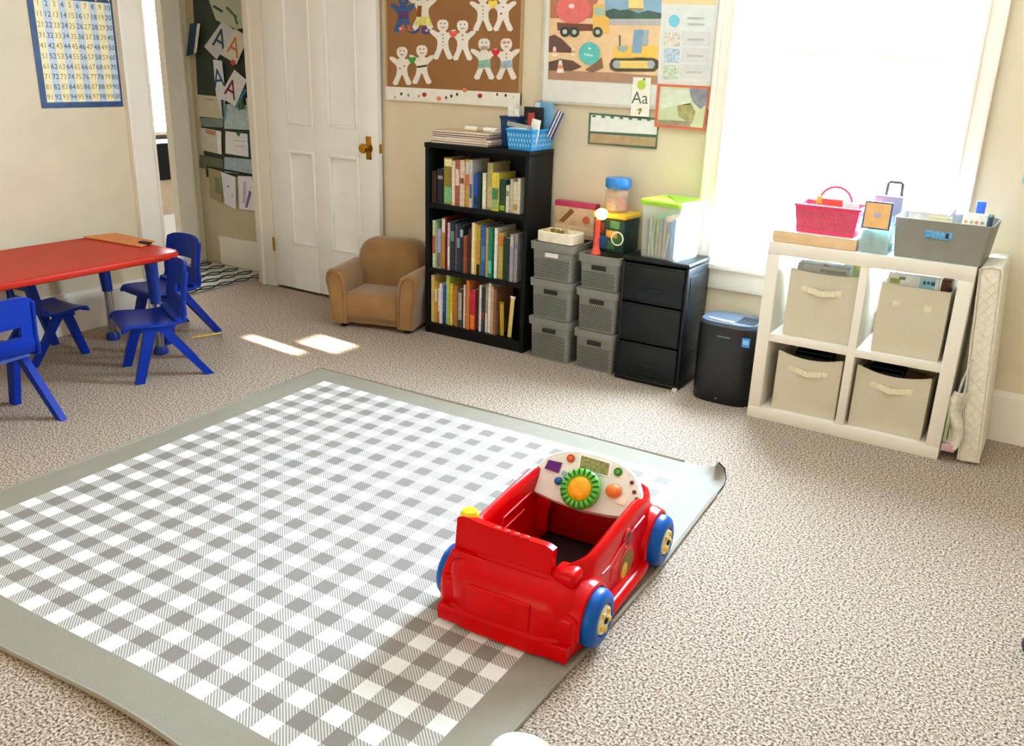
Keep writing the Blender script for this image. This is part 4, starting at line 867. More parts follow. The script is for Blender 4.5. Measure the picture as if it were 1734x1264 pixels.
loft(b, [[(x, y, 0) for x, y in rrect(w-.006, d-.006, .008, 3)], [(x, y, h) for x, y in rrect(w, d, .01, 3)], [(x, y, h) for x, y in rrect(w-.003, d-.003, .008, 3)], [(x, y, .003) for x, y in rrect(w-.009, d-.009, .006, 3)]]); b.build('caddy_body', M('eaf4f4', .2, alpha=.7), cc, smooth=35)
for k in range(6): MB().box(-.05+k*.0165, -.037+k*.0165, -.075, .06, .005, .085+.008*(k % 2), .002).build('teal_packet', M(['3f9a98', '57b39a', '2f7f8a', '6fc0a0', '3a8f9a', '4aa890'][k], .5, var=.2), cc)
fc = bx('card_frame', M('5a5f8a', .5), cc, -.052, .05, -.098, -.093, .095, .2, .002); bx('card_face', M('f2bf7e', .6), fc, -.046, .044, -.0995, -.097, .101, .194); MB().prism([(.014*math.cos(2*PI*k/14), -.1005, .15+.011*math.sin(2*PI*k/14)) for k in range(14)], (0, .002, 0)).build('card_emblem', M('b9b4c4', .6), fc)
ck = thing('carry_case', 'small grey carry case with square handle behind the framed card', 'case', (-.655, 3.84, STP+.001))
bx('case_body', M('8a8c9c', .5), ck, -.05, .06, -.03, .03, 0, .2, .008); MB().tube([(-.012, 0, .198), (-.01, 0, .245), (-.004, 0, .252), (.036, 0, .252), (.044, 0, .245), (.046, 0, .198)], .007, 8).build('square_handle', M('55555e', .5), ck, smooth=50)
gbn = thing('grey_bin', 'large grey plastic bin of papers on right end of cube shelf', 'bin', (-.412, 3.73, STP+.001), math.radians(-1))
b = MB(); w, d, h = .165, .125, .15
loft(b, [[(x, y, 0) for x, y in rrect(w-.012, d-.012, .012, 3)], [(x, y, h) for x, y in rrect(w+.004, d+.004, .016, 3)], [(x, y, h) for x, y in rrect(w, d, .014, 3)], [(x, y, .004) for x, y in rrect(w-.016, d-.016, .01, 3)]]); b.build('bin_body', M('8c8a80', .5, var=.04), gbn, smooth=35)
bx('handle_window', M('5fa0cc', .3, var=.4, scale=70), gbn, -.055, .04, -.1265, -.11, .083, .113, .003)
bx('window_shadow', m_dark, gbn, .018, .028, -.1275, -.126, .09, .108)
tt(w+.004, d+.004, .016, [(0, 0), (.004, .003), (.004, .006)], 'rim_band', M('9a988e', .5), gbn, h-.012) if False else None
slab('white_papers', 'pile of loose white papers filling the large grey bin', 'papers', -.54, -.40, 3.65, 3.82, STP+.09, STP+.175, 'f3f1ea', rx=.05, extra=[('loose_sheet', 'f7f5ef', -1.05, .9, -1.05, .8, 1, 1.04)])
slab('kraft_papers', 'cream paper pad between the white papers and flower box', 'papers', -.47, -.39, 3.638, 3.65, STP+.06, STP+.162, 'e3d8b0', extra=[('top_edge', 'efe6c6', -1, 1, -1.1, 1, .97, 1.02)])
fbx = slab('flower_box', 'white carton with orange flower print in the grey bin', 'carton', -.355, -.275, 3.645, 3.67, STP+.06, STP+.185, 'f3f0ea')
for k, c_ in enumerate(('f0a45a', 'd8c07a', 'e08a6a', 'a0a86a')): MB().prism([(-.028+k*.018+.006*math.cos(2*PI*j/10), -.0136, .095+.006*math.sin(2*PI*j/10)) for j in range(10)], (0, .001, 0)).build('flower', M(c_, .6), fbx)
bx('blue_print', M('7f9fd8', .6), fbx, -.02, .025, -.0134, -.012, .06, .075)
slab('teal_clutter', 'dark teal boxed toy at the right end of grey bin', 'toy', -.285, -.262, 3.68, 3.76, STP+.06, STP+.175, '1f4a48', extra=[('sticker', '3a3a6a', -.6, .6, -1.03, -1, .6, .9)])
slab('blue_packet', 'bright blue packet standing at the back of grey bin', 'packet', -.33, -.30, 3.78, 3.80, STP+.05, STP+.215, '3a6ae0', extra=[('label', 'e8ecf4', -.7, .7, -1.1, -1, .4, .6)])
# ================================================================== CRIB MATTRESS
mx_ = thing('crib_mattress', 'quilted white mattress pad leaning against right end of cube shelf', 'mattress', (-.205, 3.62, .001)); mx_.rotation_euler = (0, math.radians(-4.6), 0)
m_mt = M('efe8d6', .85, var=.06, scale=40, bump=.5, name='quilted_white')
bx('pad', m_mt, mx_, 0.002, .078, 0, .325, 0, .775, .014, 3)
b = MB()
for z_ in range(0, 19):
    for s in (-1, 1):
        z0 = .03+z_*.04; q = z0+s*.06
        if .02 < q < .755: b.tube([(.012, -.0005, z0), (.04, -.0025, (z0+q)/2), (.068, -.0005, q)], .0016, 5)
b.build('quilting', M('ece4d2', .9), mx_, smooth=60)
b = MB(); b.tube([(.004, -.001, .01), (.002, -.002, .4), (.004, -.001, .765), (.04, -.002, .774), (.076, -.001, .765), (.078, -.002, .4), (.076, -.001, .01)], .004, 6); b.build('edge_binding', M('e9e1cd', .8), mx_, smooth=60)
sb_ = thing('drawstring_bag', 'white and green drawstring bag hanging between shelf and mattress', 'bag', (-.236, 3.6, 0))
b = MB(); b.grid(lambda u, v: Vector((-.028+.05*u+.012*math.sin(7*v), .0+.014*math.sin(5*u+3*v), .06+.23*v)), 6, 10); b.solid(.006); b.build('bag_cloth', M('d8d2bc', .85, var=.2), sb_, smooth=50)
b = MB(); b.tube([(-.01, -.012, .28), (-.004, -.014, .34), (.006, -.012, .39), (.012, -.012, .43)], .004, 6); b.tube([(.008, -.014, .27), (.012, -.016, .33), (.006, -.014, .38)], .004, 6); b.build('drawstring', M('c9c9bd', .8), sb_, smooth=60)
bx('green_strap', M('a6b08a', .8), sb_, -.03, -.018, -.012, -.006, .08, .25, .002)
bx('pink_hem', M('c8a0a8', .8), sb_, -.03, .018, -.016, .008, .045, .075, .004)
# ================================================================== NUMBER CHART (left wall)
CY0, CY1, CZ0, CZ1 = 2.535, 2.98, 1.145, 1.76
nc = thing('number_chart', 'laminated numbers one to hundred wall chart with navy border above the table', 'wall chart', (XL+.001, CY0, CZ0)); cw, chh = CY1-CY0, CZ1-CZ0
bx('backing', M('23406e', .4, var=.35, scale=14), nc, 0, .003, 0, cw, 0, chh)
gx0, gx1, gz0, gz1 = .03, cw-.012, .028, .505
for k in range(10):
    a = gx0+(gx1-gx0)*k/10; b_ = gx0+(gx1-gx0)*(k+1)/10
    bx('column_strip', M('f6e9b8' if k % 2 == 0 else 'c9d3da', .4, var=.05), nc, .003, .0036, a, b_, gz0, gz1)
for par, col in ((0, 'a8821c'), (1, '22383c')):
    for r_ in range(10):
        for c_ in range(10):
            if c_ % 2 != par: continue
            tx = MB(); add_text(tx, str(r_*10+c_+1), .036, frame((.004, gx0+(gx1-gx0)*(c_+.5)/10, gz1-(gz1-gz0)*(r_+.5)/10), (0, 1, 0), (0, 0, 1)))
            tx.build('printed_number', M(col, .6, var=.2), nc)
bx('header_band', M('4a2a78', .4, var=.5, scale=22), nc, .003, .0037, .03, cw-.02, .52, chh-.006); bx('header_title', M('d0508a', .4, var=.3, scale=40), nc, .0037, .0042, .09, cw-.12, .545, chh-.02)
def star(cy_, cz_, r, rot=0): return [(.0042, cy_+(r if k % 2 == 0 else r*.45)*math.cos(PI/2+rot+PI*k/5), cz_+(r if k % 2 == 0 else r*.45)*math.sin(PI/2+rot+PI*k/5)) for k in range(10)]
for cy_, cz_, r, ro in ((.02, .56, .04, .2), (cw-.03, .54, .032, -.2), (cw-.085, .53, .026, .3), (cw-.05, .59, .03, 0), (.05, .6, .026, -.3)): MB().prism(star(cy_, cz_, r, ro), (.001, 0, 0)).build('star', M('f0d43c', .4), nc)
# ================================================================== BACK WALL: helpers for flat prints traced on the wall plane
def flat(name, pts, col, parent, off, t=.0006, var=.05, scale=30, rough=.7):
    w_ = [aty(px, py, YB-off) for px, py in pts]
    return MB().prism(w_, (0, -t, 0)).build(name, M(col, rough, var=var, scale=scale), parent, world=True)
def Z4(x, y): return (640+x/6.193, y/6.193)
def Z5(x, y): return (900+x/4.862, y/4.862)
def wthing(name, label, cat, px, py, group=None): return thing(name, label, cat, tuple(aty(px, py, YB)), 0, group)
# bulletin board
bb = wthing('bulletin_board', 'brown bulletin board with printed white border strip above the armchair', 'bulletin board', 770, 172)
p0, p1 = Vector((-3.372, YB, 1.225)), Vector((-2.51, YB, 1.85))
MB().box(p0.x, p1.x, YB-.012, YB-.001, p0.z, p1.z).build('board', M('97693f', .9, var=.08, scale=4, name='brown_paper'), bb, world=True)
for n_, q in (('frame_strip', (p0.x-.012, p0.x, p0.z, p1.z)), ('frame_strip', (p1.x, p1.x+.012, p0.z, p1.z))): MB().box(q[0], q[1], YB-.016, YB-.001, q[2], q[3]).build(n_, M('b59a6c', .6), bb, world=True)
MB().box(p0.x-.012, p1.x+.012, YB-.0165, YB-.001, p0.z-.012, p0.z+.058).build('border_strip', M('f1ebe0', .7, var=.04), bb, world=True)
for (x, y, c_, k) in ((245, 985, '3a3a34', 's'), (320, 1000, '7a8aa0', 's'), (487, 993, 'b03a34', 'c'), (640, 1035, 'e2845a', 'c'), (715, 1025, '4a2a24', 's'), (770, 1008, '3a2420', 's'), (830, 990, '3a2a24', 's'), (910, 945, 'e08a4a', 'c'), (1070, 1005, 'a83a30', 'c'), (1250, 990, '55606a', 's'), (1340, 1000, '4a3c30', 's'), (430, 1010, 'd8a04a', 's'), (180, 1020, 'e09a5a', 's'), (1420, 1020, 'e0d0b0', 's')):
    px, py = Z4(x, y); flat('printed_motif', disc_px(px, py, 4, 4, 12) if k == 'c' else disc_px(px, py, 2, 3, 6), c_, bb, .0166)
def ginger(label, cx, cy, s, col, btn=(), extras=(), lean=0, group='paper gingerbread figures on the bulletin board'):
    """paper cut-out; (cx, cy) photo position of its middle, s its height in photo pixels"""
    o = wthing('gingerbread_cutout', label, 'paper figure', cx, cy, group)
    half = [(0, -.5), (.09, -.49), (.145, -.43), (.155, -.36), (.13, -.27), (.07, -.21), (.12, -.17), (.25, -.24), (.34, -.25), (.36, -.19), (.3, -.13), (.19, -.04), (.15, .02), (.145, .12), (.17, .25), (.23, .36), (.27, .44), (.22, .5), (.13, .49), (.07, .36), (.02, .24), (0, .22)]
    pts = half + [(-x, y) for x, y in half[::-1][1:-1]]
    c_, s_ = math.cos(lean), math.sin(lean)
    flat('cutout', [(cx+s*(x*c_-y*s_)*.92, cy+s*(x*s_+y*c_)) for x, y in pts], col, o, .0125, .0012)
    for dx, dy in ((-.05, -.4), (.05, -.4)): flat('eye', disc_px(cx+dx*s, cy+dy*s, 1.1, 1.2, 8), '3a3430', o, .0138)
    flat('mouth', [(cx-.06*s, cy-.31*s), (cx+.06*s, cy-.31*s), (cx+.03*s, cy-.285*s), (cx-.03*s, cy-.285*s)], 'a8766a', o, .0138)
    for k, (dx, dy, col2, r) in enumerate(btn): flat('button', disc_px(cx+dx*s, cy+dy*s, r, r, 8), col2, o, .0138)
    for pts2, col2 in extras: flat('crayon_patch', [(cx+x*s, cy+y*s) for x, y in pts2], col2, o, .0136, var=.3)
    return o
B3 = [(0, -.12, '3a3a2a', 1.1), (0, -.03, '3a3a2a', 1.1), (0, .06, '3a3a2a', 1.1), (0, .14, '6a6a50', 1)]
ginger('plain white gingerbread cutout, left of lower left pair beside green heart', 681, 112, 65, 'efe6d6', [(-.06, .06, '4a3a34', 1.4), (.06, .0, '4a3a34', 1.4)])
ginger('white gingerbread cutout right of the green heart, with dark belt', 714.5, 109.5, 66, 'eee4d4', [], [([(-.13, .04), (.13, .0), (.13, .05), (-.13, .09)], '3a3a30')])
ginger('white gingerbread cutout with buttons, left of the central pair', 750, 67, 68, 'f0e8dc', B3)
ginger('white gingerbread cutout with buttons, right of the central pair', 783.5, 68.5, 68, 'f0e8dc', [(0, -.12, '4a5a3a', 1.3), (0, -.02, '4a4a3a', 1.3)])
ginger('white gingerbread cutout left of the yellow heart at top', 818, 19, 68, 'f0e6d8', B3)
ginger('white gingerbread cutout right of the yellow heart at top', 852, 19, 68, 'f0e6d8', [(.0, -.1, '4a3a30', 1.2), (-.05, .06, '6a4a40', 1.8)])
ginger('gingerbread cutout with green crayon trousers, left of red heart', 820, 100, 70, 'ece4d8', [], [([(-.14, .04), (.14, .0), (.16, .22), (.02, .2), (-.14, .24)], '8fb8a4'), ([(-.1, -.3), (.1, -.3), (.08, -.22), (-.08, -.22)], 'b8a494')])
ginger('gingerbread cutout with blue crayon trousers, right of red heart', 857.5, 100, 70, 'eee2d4', [(.0, -.12, '3a4a3a', 1.2), (0, -.03, '3a4a3a', 1.2)], [([(-.14, .06), (.14, .02), (.15, .2), (-.14, .24)], 'a9b8c4'), ([(-.12, -.42), (.12, -.46), (.11, -.38), (-.11, -.35)], 'd8b4a0')])
ginger('blue and purple painted paper figure at upper left of board', 683, 22, 66, '3d5a8c', [], [([(-.12, -.05), (.12, -.05), (.12, .15), (-.12, .15)], '5a3a6a'), ([(.1, .3), (.2, .3), (.24, .48), (.1, .46)], 'b0603a')])
ginger('paper figure with yellow legs and brown sides at upper left', 716, 14, 72, 'e9e0cc', [], [([(-.12, -.06), (-.02, -.06), (-.04, .2), (-.15, .2)], '8a4a24'), ([(-.12, .2), (.16, .2), (.22, .4), (-.18, .4)], 'e6d878')])
def heart(label, cx, cy, r, col):
    o = wthing('paper_heart', label, 'paper heart', cx, cy, 'paper hearts on the bulletin board')
    pts = [(cx+r*.9*math.sin(t)**3, cy-r*(.8*math.cos(t)-.31*math.cos(2*t)-.12*math.cos(3*t))) for t in [2*PI*k/24 for k in range(24)]]
    flat('heart_shape', pts, col, o, .0145, .001, var=.15); flat('crease', disc_px(cx, cy, r*.18, r*.18, 8), col, o, .0157, var=.3)
heart('small green paper heart between the lower left gingerbread pair', *Z4(358, 628), 7.5, '3f9a3f'); heart('coral paper heart between the central gingerbread pair', *Z4(790, 355), 8, 'e2604a')
heart('yellow paper heart between the upper right gingerbread pair', *Z4(1205, 40), 9, 'efd24e'); heart('crimson paper heart between the lower right gingerbread pair', *Z4(1235, 550), 8, 'c82a34')
for x, y, c_, w_ in ((235, 300, 'b8604a', 'rust'), (385, 310, '3a4f9a', 'navy blue'), (510, 320, '5a3f8a', 'violet')):
    px, py = Z4(x, y); o = wthing('paper_scrap', w_+' paper scrap under the painted figures on board', 'paper scrap', px, py, 'paper scraps on the bulletin board')
    flat('scrap', [(px-8, py-5), (px-1, py-8), (px+8, py-4), (px+7, py+5), (px-2, py+7), (px-8, py+5)], c_, o, .0125, .001, var=.3); flat('marking', disc_px(px, py, 2.5, 2, 8), 'e0c8b0', o, .0136)
# ---------------------------------------------------------------- whiteboard with posters
wbd = thing('whiteboard', 'white board behind construction poster and picture chart, left of window', 'whiteboard', (-1.93, YB, 1.25))
MB().box(-2.37, -1.497, YB-.012, YB-.001, 1.25, 1.95).build('board', M('e6e4da', .35, var=.02), wbd, world=True)
for q in ((-2.378, -2.368, 1.243, 1.95), (-1.5, -1.49, 1.243, 1.95), (-2.378, -1.49, 1.243, 1.256)): MB().box(q[0], q[1], YB-.016, YB-.001, q[2], q[3]).build('frame_strip', M('cfcabb', .4), wbd, world=True)
cpst = wthing('construction_poster', 'construction site poster with cement truck and bulldozer on whiteboard', 'poster', 1010, 130)
LY = .0125
flat('sheet', [Z5(150, -120), Z5(1075, -120), Z5(1035, 700), Z5(135, 655)], 'ecc798', cpst, LY, .0008)
LY = .0135
def cp5(name, pts, col, lv=0, **k): return flat(name, [Z5(*p) for p in pts], col, cpst, .0134+.0007*lv, **k)
cp5('sky', [(600, -110), (1074, -110), (1068, 150), (610, 150)], '8fb0c4'); cp5('treeline', [(610, 90), (680, 70), (730, 85), (800, 75), (880, 110), (960, 85), (1070, 110), (1066, 155), (612, 155)], '4d6458', 1, var=.2); cp5('road', [(610, 155), (1066, 155), (1064, 210), (610, 205)], 'b9b3ac', 1)
cp5('earth', [(137, 575), (700, 600), (1040, 625), (1036, 698), (136, 652)], 'b08a6e', 1); cp5('mound', [(145, 300), (190, 285), (250, 320), (330, 400), (330, 435), (142, 430)], '6d5148', 1); cp5('mound', [(142, 510), (240, 485), (340, 500), (415, 550), (330, 585), (142, 580)], '6a4f40', 2); cp5('mound', [(440, 575), (520, 520), (580, 470), (590, 560), (500, 600)], '8a6a4e', 2)
cp5('mixer_backdrop', [(158, -100), (600, -100), (520, 60), (500, 150), (155, 150)], 'b9745a', 1)
flat('mixer_drum', disc_px(*Z5(345, 75), 29, 25, 24), 'e0726a', cpst, .0155, var=.08); flat('drum_label', disc_px(*Z5(330, 50), 5, 4, 10), 'f2d8d0', cpst, .0163)
cp5('truck_cab', [(510, 35), (600, 35), (605, 130), (640, 150), (640, 270), (505, 265)], 'edba5e', 3); cp5('cab_window', [(522, 60), (595, 60), (600, 130), (520, 125)], 'a7bfa6', 4); cp5('truck_chassis', [(210, 185), (505, 200), (505, 255), (215, 250)], '7d4a3c', 2)
for x, y in ((275, 262), (352, 264), (545, 264)): flat('truck_wheel', disc_px(*Z5(x, y), 8.5, 8.8, 16), '3f4a40', cpst, .0163); flat('wheel_hub', disc_px(*Z5(x, y), 4, 4.2, 12), 'b9c0a8', cpst, .017)
flat('teal_circle', disc_px(*Z5(478, 440), 18, 19, 24), '62bdb4', cpst, .0163); cp5('circle_mark', [(430, 440), (500, 450), (510, 465), (435, 455)], 'c9e6df', 5); flat('circle_mark', disc_px(*Z5(478, 400), 2.5, 2, 8), 'c9e6df', cpst, .017)
cp5('dozer_body', [(690, 390), (830, 380), (1035, 375), (1040, 480), (670, 480), (675, 420)], 'efc258', 2); cp5('dozer_cab', [(845, 245), (920, 245), (905, 440), (825, 435)], '86a4c0', 3); cp5('dozer_cab', [(925, 245), (965, 245), (955, 375), (920, 375)], '9fb4bc', 3); cp5('dozer_engine', [(705, 385), (790, 375), (795, 410), (760, 430), (710, 420)], '9fae9c', 3); cp5('exhaust', [(722, 290), (732, 290), (732, 380), (722, 380)], '5a5a4a', 3)
cp5('dozer_track', [(640, 530), (660, 490), (700, 470), (1000, 475), (1045, 500), (1045, 560), (1010, 590), (690, 590), (650, 570)], '55513c', 2); cp5('track_inner', [(680, 530), (710, 500), (1000, 500), (1020, 530), (1000, 565), (700, 562)], 'eacb74', 3)
for x in (700, 985): flat('track_wheel', disc_px(*Z5(x, 530), 6.5, 7, 14), 'aab0b0', cpst, .0163)
for x, y, s in ((190, 430, 1), (342, 430, .8), (238, 555, 1.3)): cp5('traffic_cone', [(x-8*s, y-45*s), (x+8*s, y-45*s), (x+24*s, y+35*s), (x-24*s, y+35*s)], 'f0e2d4', 4); cp5('cone_stripe', [(x-14*s, y-15*s), (x+14*s, y-15*s), (x+18*s, y+8*s), (x-18*s, y+8*s)], 'e8976a', 5)
cp5('note', [(800, -60), (920, -60), (922, 85), (800, 80)], 'f2d58c', 4); cp5('note_edge', [(800, 66), (920, 70), (920, 82), (800, 78)], 'a08a58', 5)
cht = wthing('picture_chart', 'pale picture chart with blue circle and four rows beside the construction poster', 'chart', 1165, 130)
flat('sheet', [Z5(1090, 55), Z5(1520, 60), Z5(1465, 680), Z5(1060, 655)], 'dfe0d8', cht, .0125, .0008); flat('header', [Z5(1075, -90), Z5(1530, -90), Z5(1520, 40), Z5(1080, 30)], 'f0cf9a', cht, .0125, .0008)
flat('blue_circle', disc_px(*Z5(1175, 172), 9.5, 10.5, 20), '7cc4d6', cht, .0134)
for k, c_ in enumerate(('d9cfc0', 'b9c8d4', 'c4d0b4')):
    y0 = 265+k*135; flat('picture', [Z5(1100-k*6, y0), Z5(1228-k*6, y0+3), Z5(1222-k*6, y0+118), Z5(1094-k*6, y0+115)], c_, cht, .0134, var=.35, scale=90); flat('caption_box', [Z5(1240-k*6, y0-10), Z5(1480-k*8, y0), Z5(1470-k*8, y0+118), Z5(1234-k*6, y0+110)], 'd6d4d0', cht, .0134); flat('caption', [Z5(1285-k*6, y0+50), Z5(1420-k*8, y0+54), Z5(1418-k*8, y0+72), Z5(1284-k*6, y0+68)], 'bdb2aa', cht, .0141)
for y in (140, 190): flat('caption', [Z5(1285, y), Z5(1425, y+3), Z5(1423, y+22), Z5(1284, y+19)], 'b9b8b0', cht, .0134, var=.3, scale=120)
aa = wthing('alphabet_card', 'white alphabet card reading Aa with green apple, hanging below the whiteboard', 'card', 1086, 198)
flat('card', [Z5(838, 635), Z5(985, 640), Z5(968, 962), Z5(815, 955)], 'f4f0e2', aa, .0185, .001)
flat('apple', disc_px(*Z5(905, 700), 7.2, 8.2, 18), 'b4d24a', aa, .0196); flat('apple_stem', [Z5(915, 650), Z5(935, 640), Z5(940, 660), Z5(922, 668)], '7a8a3a', aa, .0203); flat('squiggle', [Z5(865, 905), Z5(900, 890), Z5(910, 900), Z5(890, 945), Z5(878, 940), Z5(890, 912)], '8a8a3a', aa, .0196)
tx = MB(); c_ = aty(*Z5(893, 810), YB-.0197); add_text(tx, 'Aa', .078, frame(c_, (1, 0, .01), (0, 0, 1))); tx.build('printed_letters', M('5a6a5a', .7), aa, world=True)
pho = wthing('red_framed_photo', 'photo print in a red-orange border left of the window', 'photo', 1150, 218)
flat('border', [Z5(1040, 690), Z5(1475, 712), Z5(1425, 1078), Z5(1010, 1042)], 'cf6a4c', pho, .0185, .001); flat('picture', [Z5(1062, 712), Z5(1455, 733), Z5(1408, 1055), Z5(1035, 1022)], 'c9cfa6', pho, .0196, var=.12, scale=10)
flat('hills', [Z5(1300, 725), Z5(1453, 735), Z5(1440, 860), Z5(1390, 900), Z5(1330, 840), Z5(1310, 790)], '8a8a92', pho, .0203, var=.25); flat('foliage', [Z5(1200, 870), Z5(1310, 850), Z5(1350, 920), Z5(1320, 1020), Z5(1210, 960)], 'a9a06a', pho, .0203, var=.3); flat('mist', [Z5(1075, 735), Z5(1300, 745), Z5(1310, 860), Z5(1150, 880), Z5(1060, 900)], 'd6dcc4', pho, .0203, var=.08); flat('foreground', [Z5(1040, 985), Z5(1310, 1000), Z5(1305, 1045), Z5(1038, 1020)], '9a8a72', pho, .0209, var=.3)
cal = wthing('desk_strip_chart', 'green-edged strip chart with brown lower band under the alphabet card', 'chart', 1055, 250)
flat('edge', [Z5(480, 928), Z5(1050, 975), Z5(1030, 1228), Z5(468, 1183)], '4f6a52', cal, .002, .006); flat('white_field', [Z5(492, 945), Z5(1040, 990), Z5(1030, 1110), Z5(484, 1080)], 'eef0e6', cal, .0082); flat('brown_band', [Z5(488, 1098), Z5(1028, 1135), Z5(1018, 1210), Z5(478, 1172)], 'b89c72', cal, .0082, var=.12)
for k in range(7): x = 500+k*75; flat('tab_mark', [Z5(x, 948+k*5), Z5(x+30, 950+k*5), Z5(x+29, 968+k*5), Z5(x, 965+k*5)], '5a7a66', cal, .0089)
rp_ = thing('edge_poster', 'teal and white poster at right picture edge on the window wall', 'poster', (-.19, YB, 1.06))
MB().box(-.208, .15, YB-.004, YB-.001, 1.045, 1.55).build('sheet', M('9fc4bc', .6, var=.15), rp_, world=True); MB().box(-.2, .14, YB-.005, YB-.004, 1.075, 1.12).build('white_band', M('eef2ea', .6), rp_, world=True); MB().box(-.2, .14, YB-.005, YB-.004, 1.15, 1.2).build('yellow_band', M('e6dc8a', .6), rp_, world=True)
# ================================================================== HALL: pocket charts and papers on the hall wall
YP = YH-.004
def hflat(name, pts, col, parent, off, t=.001, var=.05, scale=30): return MB().prism([aty(px, py, YH-off) for px, py in pts], (0, -t, 0)).build(name, M(col, .75, var=var, scale=scale), parent, world=True)
def hthing(name, label, cat, px, py, group=None): return thing(name, label, cat, tuple(aty(px, py, YH)), 0, group)
def rect(x0, y0, x1, y1, sk=0): return [(x0, y0), (x1, y0+sk), (x1, y1+sk), (x0, y1)]
hc = hthing('pocket_chart', 'tall dark hanging pocket chart with pale clear rows in the hallway', 'pocket chart', 390, 360)
hflat('backing', [(325, -40), (425, -40), (432, 70), (440, 300), (350, 300), (335, 160)], '3a4238', hc, .002, .002, var=.2, scale=12)
for q, c_ in ((rect(380, 176, 441, 218, 3), 'b4cdd2'), (rect(380, 266, 444, 292, 6), 'a9bccb'), (rect(340, 199, 378, 214, 2), '7f8f8c'), (rect(338, 262, 378, 284, 8), '6d7458')): hflat('clear_pocket', q, c_, hc, .005, .0012, var=.15)
hflat('hanging_rail', [(350, 281), (444, 298), (444, 301), (350, 284)], '2a2c30', hc, .007, .004)
def hcard(name, label, pts, col, marks=(), letter=None, off=.02, grp='papers hung in the hallway', cat='paper'):
    cx = sum(p[0] for p in pts)/len(pts); cy = sum(p[1] for p in pts)/len(pts); o = hthing(name, label, cat, cx, cy, grp)
    hflat('sheet', pts, col, o, off, .0015)
    for mk, c_ in marks: hflat('drawn_mark', mk, c_, o, off+.0017, .0004)
    if letter:
        s, col2, lx, ly, size, rot = letter; tx = MB(); c0 = aty(lx, ly, YH-off-.002); a = rot
        add_text(tx, s, size, frame(c0, (math.cos(a), 0, math.sin(a)), (-math.sin(a), 0, math.cos(a)))); tx.build('drawn_letter', M(col2, .7), o, world=True)
    return o
hcard('sketch_sheet', 'pale grey-green leafy sketch sheet at the top of pocket chart', [(354, 0), (424, -2), (426, 45), (400, 50), (366, 34)], 'b9c0aa', [([(362, 8), (378, 18), (376, 22), (360, 12)], '4a5248'), ([(384, 10), (402, 28), (400, 32), (382, 14)], '5a6a56'), ([(398, 26), (404, 40), (400, 42), (396, 28)], '4f6a50')], None, .012)
hcard('dark_blue_booklet', 'dark blue booklet jutting from left side of pocket chart', [(322, 40), (336, 38), (330, 92), (316, 95)], '2a4258', [([(334, 40), (339, 40), (333, 88), (328, 92)], 'd9d6c6')], None, .04)
hcard('letter_card', 'tilted grey card with dark blue letter A in the hallway', [(377, 35), (399, 53), (367, 101), (346, 79)], 'c9c8c8', [], ('A', '2c3c5c', 372, 68, .19, math.radians(-22)), .02)
hcard('letter_card', 'tilted pale card with orange letter A in the hallway', [(398, 48), (420, 63), (401, 109), (373, 92)], 'd6d2c2', [([(392, 100), (400, 104), (396, 112), (390, 108)], 'c8543a')], ('A', 'c8743a', 396, 80, .17, math.radians(-22)), .028)
hcard('letter_card', 'narrow white card with blue letter A in the hallway', [(361, 101), (376, 103), (382, 160), (378, 203), (366, 160)], 'dfe3e6', [([(374, 168), (379, 170), (379, 202), (376, 196)], '2f4f74')], ('A', '2f5a86', 370, 134, .17, math.radians(8)), .02)
hcard('letter_card', 'tilted white card with maroon letter A in the hallway', [(397, 118), (418, 136), (399, 180), (371, 164)], 'e2dfe2', [([(414, 150), (418, 152), (402, 184), (398, 182)], '3f7fa0')], ('A', '6a1f3c', 391, 152, .17, math.radians(-22)), .03)
hcard('green_sprig_card', 'green sprig paper beside the maroon letter card', [(404, 168), (412, 164), (414, 184), (404, 186)], '3f5a34', [([(406, 172), (409, 171), (409, 182), (406, 183)], '6a8a4a')], None, .024)
hcard('teal_corner_paper', 'pale teal paper tucked at the right side of pocket chart', [(418, 70), (430, 76), (426, 97), (416, 90)], 'b4d0c8', [([(424, 76), (427, 78), (424, 94), (421, 92)], '5f8f84')], None, .012)
hcard('cream_sheet', 'plain cream sheet hanging low at left of pocket chart', rect(333, 160, 376, 197, 4), 'cdc4a8', [(rect(345, 167, 362, 169, 1), 'a99a84')], None, .012)
hcard('white_sheet', 'white sheet with red drawing in left of third pocket row', [(339, 216), (374, 222), (376, 262), (341, 254)], 'd2cdbc', [([(346, 219), (366, 222), (364, 230), (350, 226)], 'c48a72'), ([(366, 221), (375, 224), (374, 262), (369, 258)], 'f0f0ec')], None, .012)
hcard('white_sheet', 'white written sheet in centre of third pocket row', [(382, 222), (419, 227), (421, 266), (382, 260)], 'eceff4', [(rect(396, 238, 416, 239, 1), 'b9aeb4'), (rect(398, 247, 416, 248, 1), 'c9a8a8'), ([(399, 224), (408, 226), (404, 232)], '3f6a4f')], None, .012)
hcard('white_sheet', 'white sheet at right end of third pocket row', [(424, 228), (441, 230), (443, 268), (428, 266)], 'e6e9f2', [([(434, 222), (438, 222), (437, 236), (434, 232)], '3f5a44'), ([(419, 226), (423, 228), (427, 264), (421, 266)], '2f4a74')], None, .012)
hcard('blossom_sheet', 'pale pink blossom sheet in upper right pocket row', [(416, 166), (436, 172), (440, 200), (420, 194)], 'd8d0da', [([(424, 176), (430, 178), (430, 184), (424, 182)], 'b89ab0')], None, .01)
hcard('olive_sheet', 'olive patterned sheet in left of bottom pocket row', [(353, 284), (374, 290), (376, 344), (356, 334)], 'a89a70', [([(364, 300), (372, 303), (374, 330), (365, 326)], '6d8a5a')], None, .012)
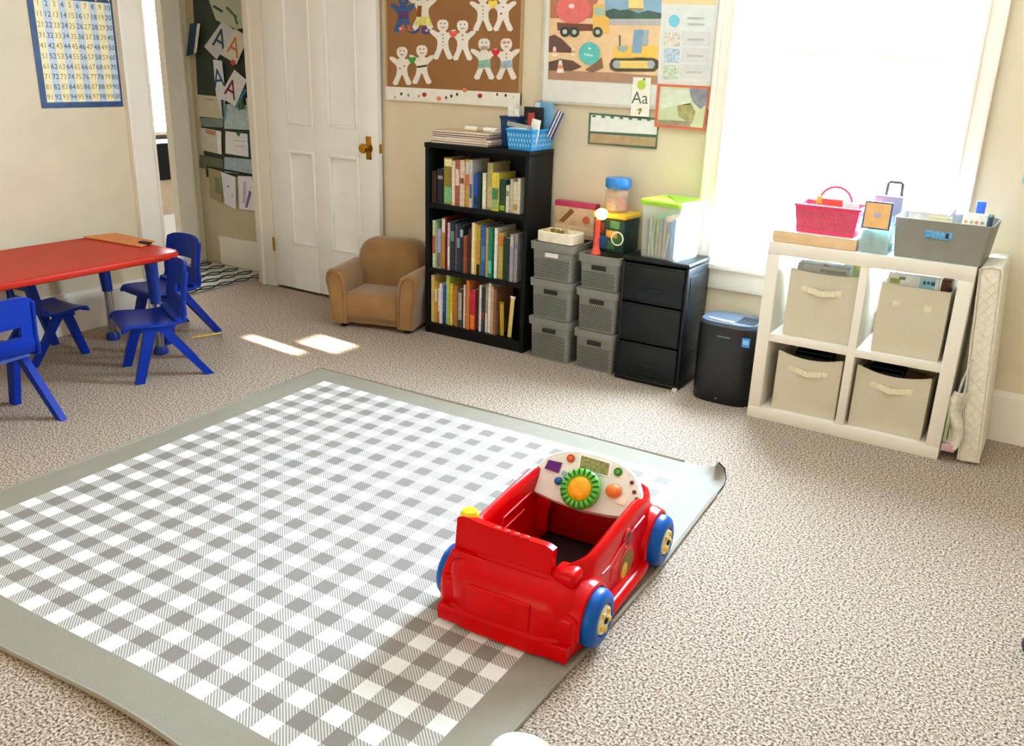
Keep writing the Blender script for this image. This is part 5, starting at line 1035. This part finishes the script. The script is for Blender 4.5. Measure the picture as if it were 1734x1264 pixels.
hcard('white_sheet', 'white speckled sheet in centre of bottom pocket row', [(374, 291), (399, 300), (400, 355), (381, 345)], 'e6e9f0', [(rect(385, 315, 388, 317), '2a3040'), (rect(392, 330, 394, 332), '5a6070')], None, .014)
hcard('white_sheet', 'wide white sheet with purple ink in right of bottom pocket row', [(403, 298), (444, 300), (448, 359), (406, 354)], 'eceaf0', [([(412, 308), (417, 308), (416, 345), (411, 344)], 'c4c0e2'), ([(422, 322), (426, 326), (419, 352), (415, 352)], '7a6aa8'), ([(427, 297), (434, 298), (430, 306), (427, 305)], 'c03a44')], None, .014)
hr = thing('hall_rug', 'pale rug with dark trellis lines on the hallway floor', 'rug', (-4.87, 3.42, 0))
bx('rug_body', M('b9b8ae', .9, var=.15, scale=60), hr, -.31, .31, -.75, .68, .001, .008)
b = MB()
for k in range(-1, 5):
    for s in (-1, 1):
        pp = [(max(-.305, min(.305, -.28+.14*k+s*.035*math.sin(2*PI*t/6))), -.74+1.4*t/30, .009) for t in range(31)]
        b.tube(pp, .006, 4)
b.build('trellis_lines', M('2c2e30', .9), hr)
bxx = thing('black_cabinet', 'black cabinet front in bright room seen through the hall doorway', 'cabinet', (-7.3, 5.2, 0)); zc0 = atx(280, 305, -7.1).z; zc1 = atx(270, 243, -7.1).z
bx('cabinet_body', m_black, bxx, -.28, .2, -.7, .7, max(.05, zc0), zc1, .004); bx('cabinet_base', M('b9a890', .7), bxx, -.28, .18, -.68, .68, 0, max(.05, zc0))
# ================================================================== AT THE PICTURE'S EDGES
q = atz(905, 1268, .03); wc = thing('white_cushion', 'smooth white rounded object on rug at the bottom picture edge', 'cushion', (q.x+.012, q.y-.062, .014))
MB().ball((0, 0, .04), .075, 24, (1.05, .8, .53)).build('cushion_body', M('eceae8', .8, var=.02), wc, smooth=60)
MB().lathe([(.0775, .038), (.0795, .04), (.0775, .042)], 24, Matrix.Diagonal((1.03, .79, 1, 1))).build('seam', M('dcdad6', .8), wc, smooth=60)
q = atz(1734, 1122); bk = thing('black_bag', 'dark rounded bag on carpet at the right picture edge', 'bag', (q.x+.042, q.y+.02, .0))
MB().ball((0, 0, .045), .058, 20, (1, 1, .78)).build('bag_body', M('14201c', .6), bk, smooth=60); MB().tube([(-.02, 0, .085), (0, 0, .115), (.03, 0, .085)], .006, 8).build('bag_loop', M('1c2a26', .6), bk, smooth=60)
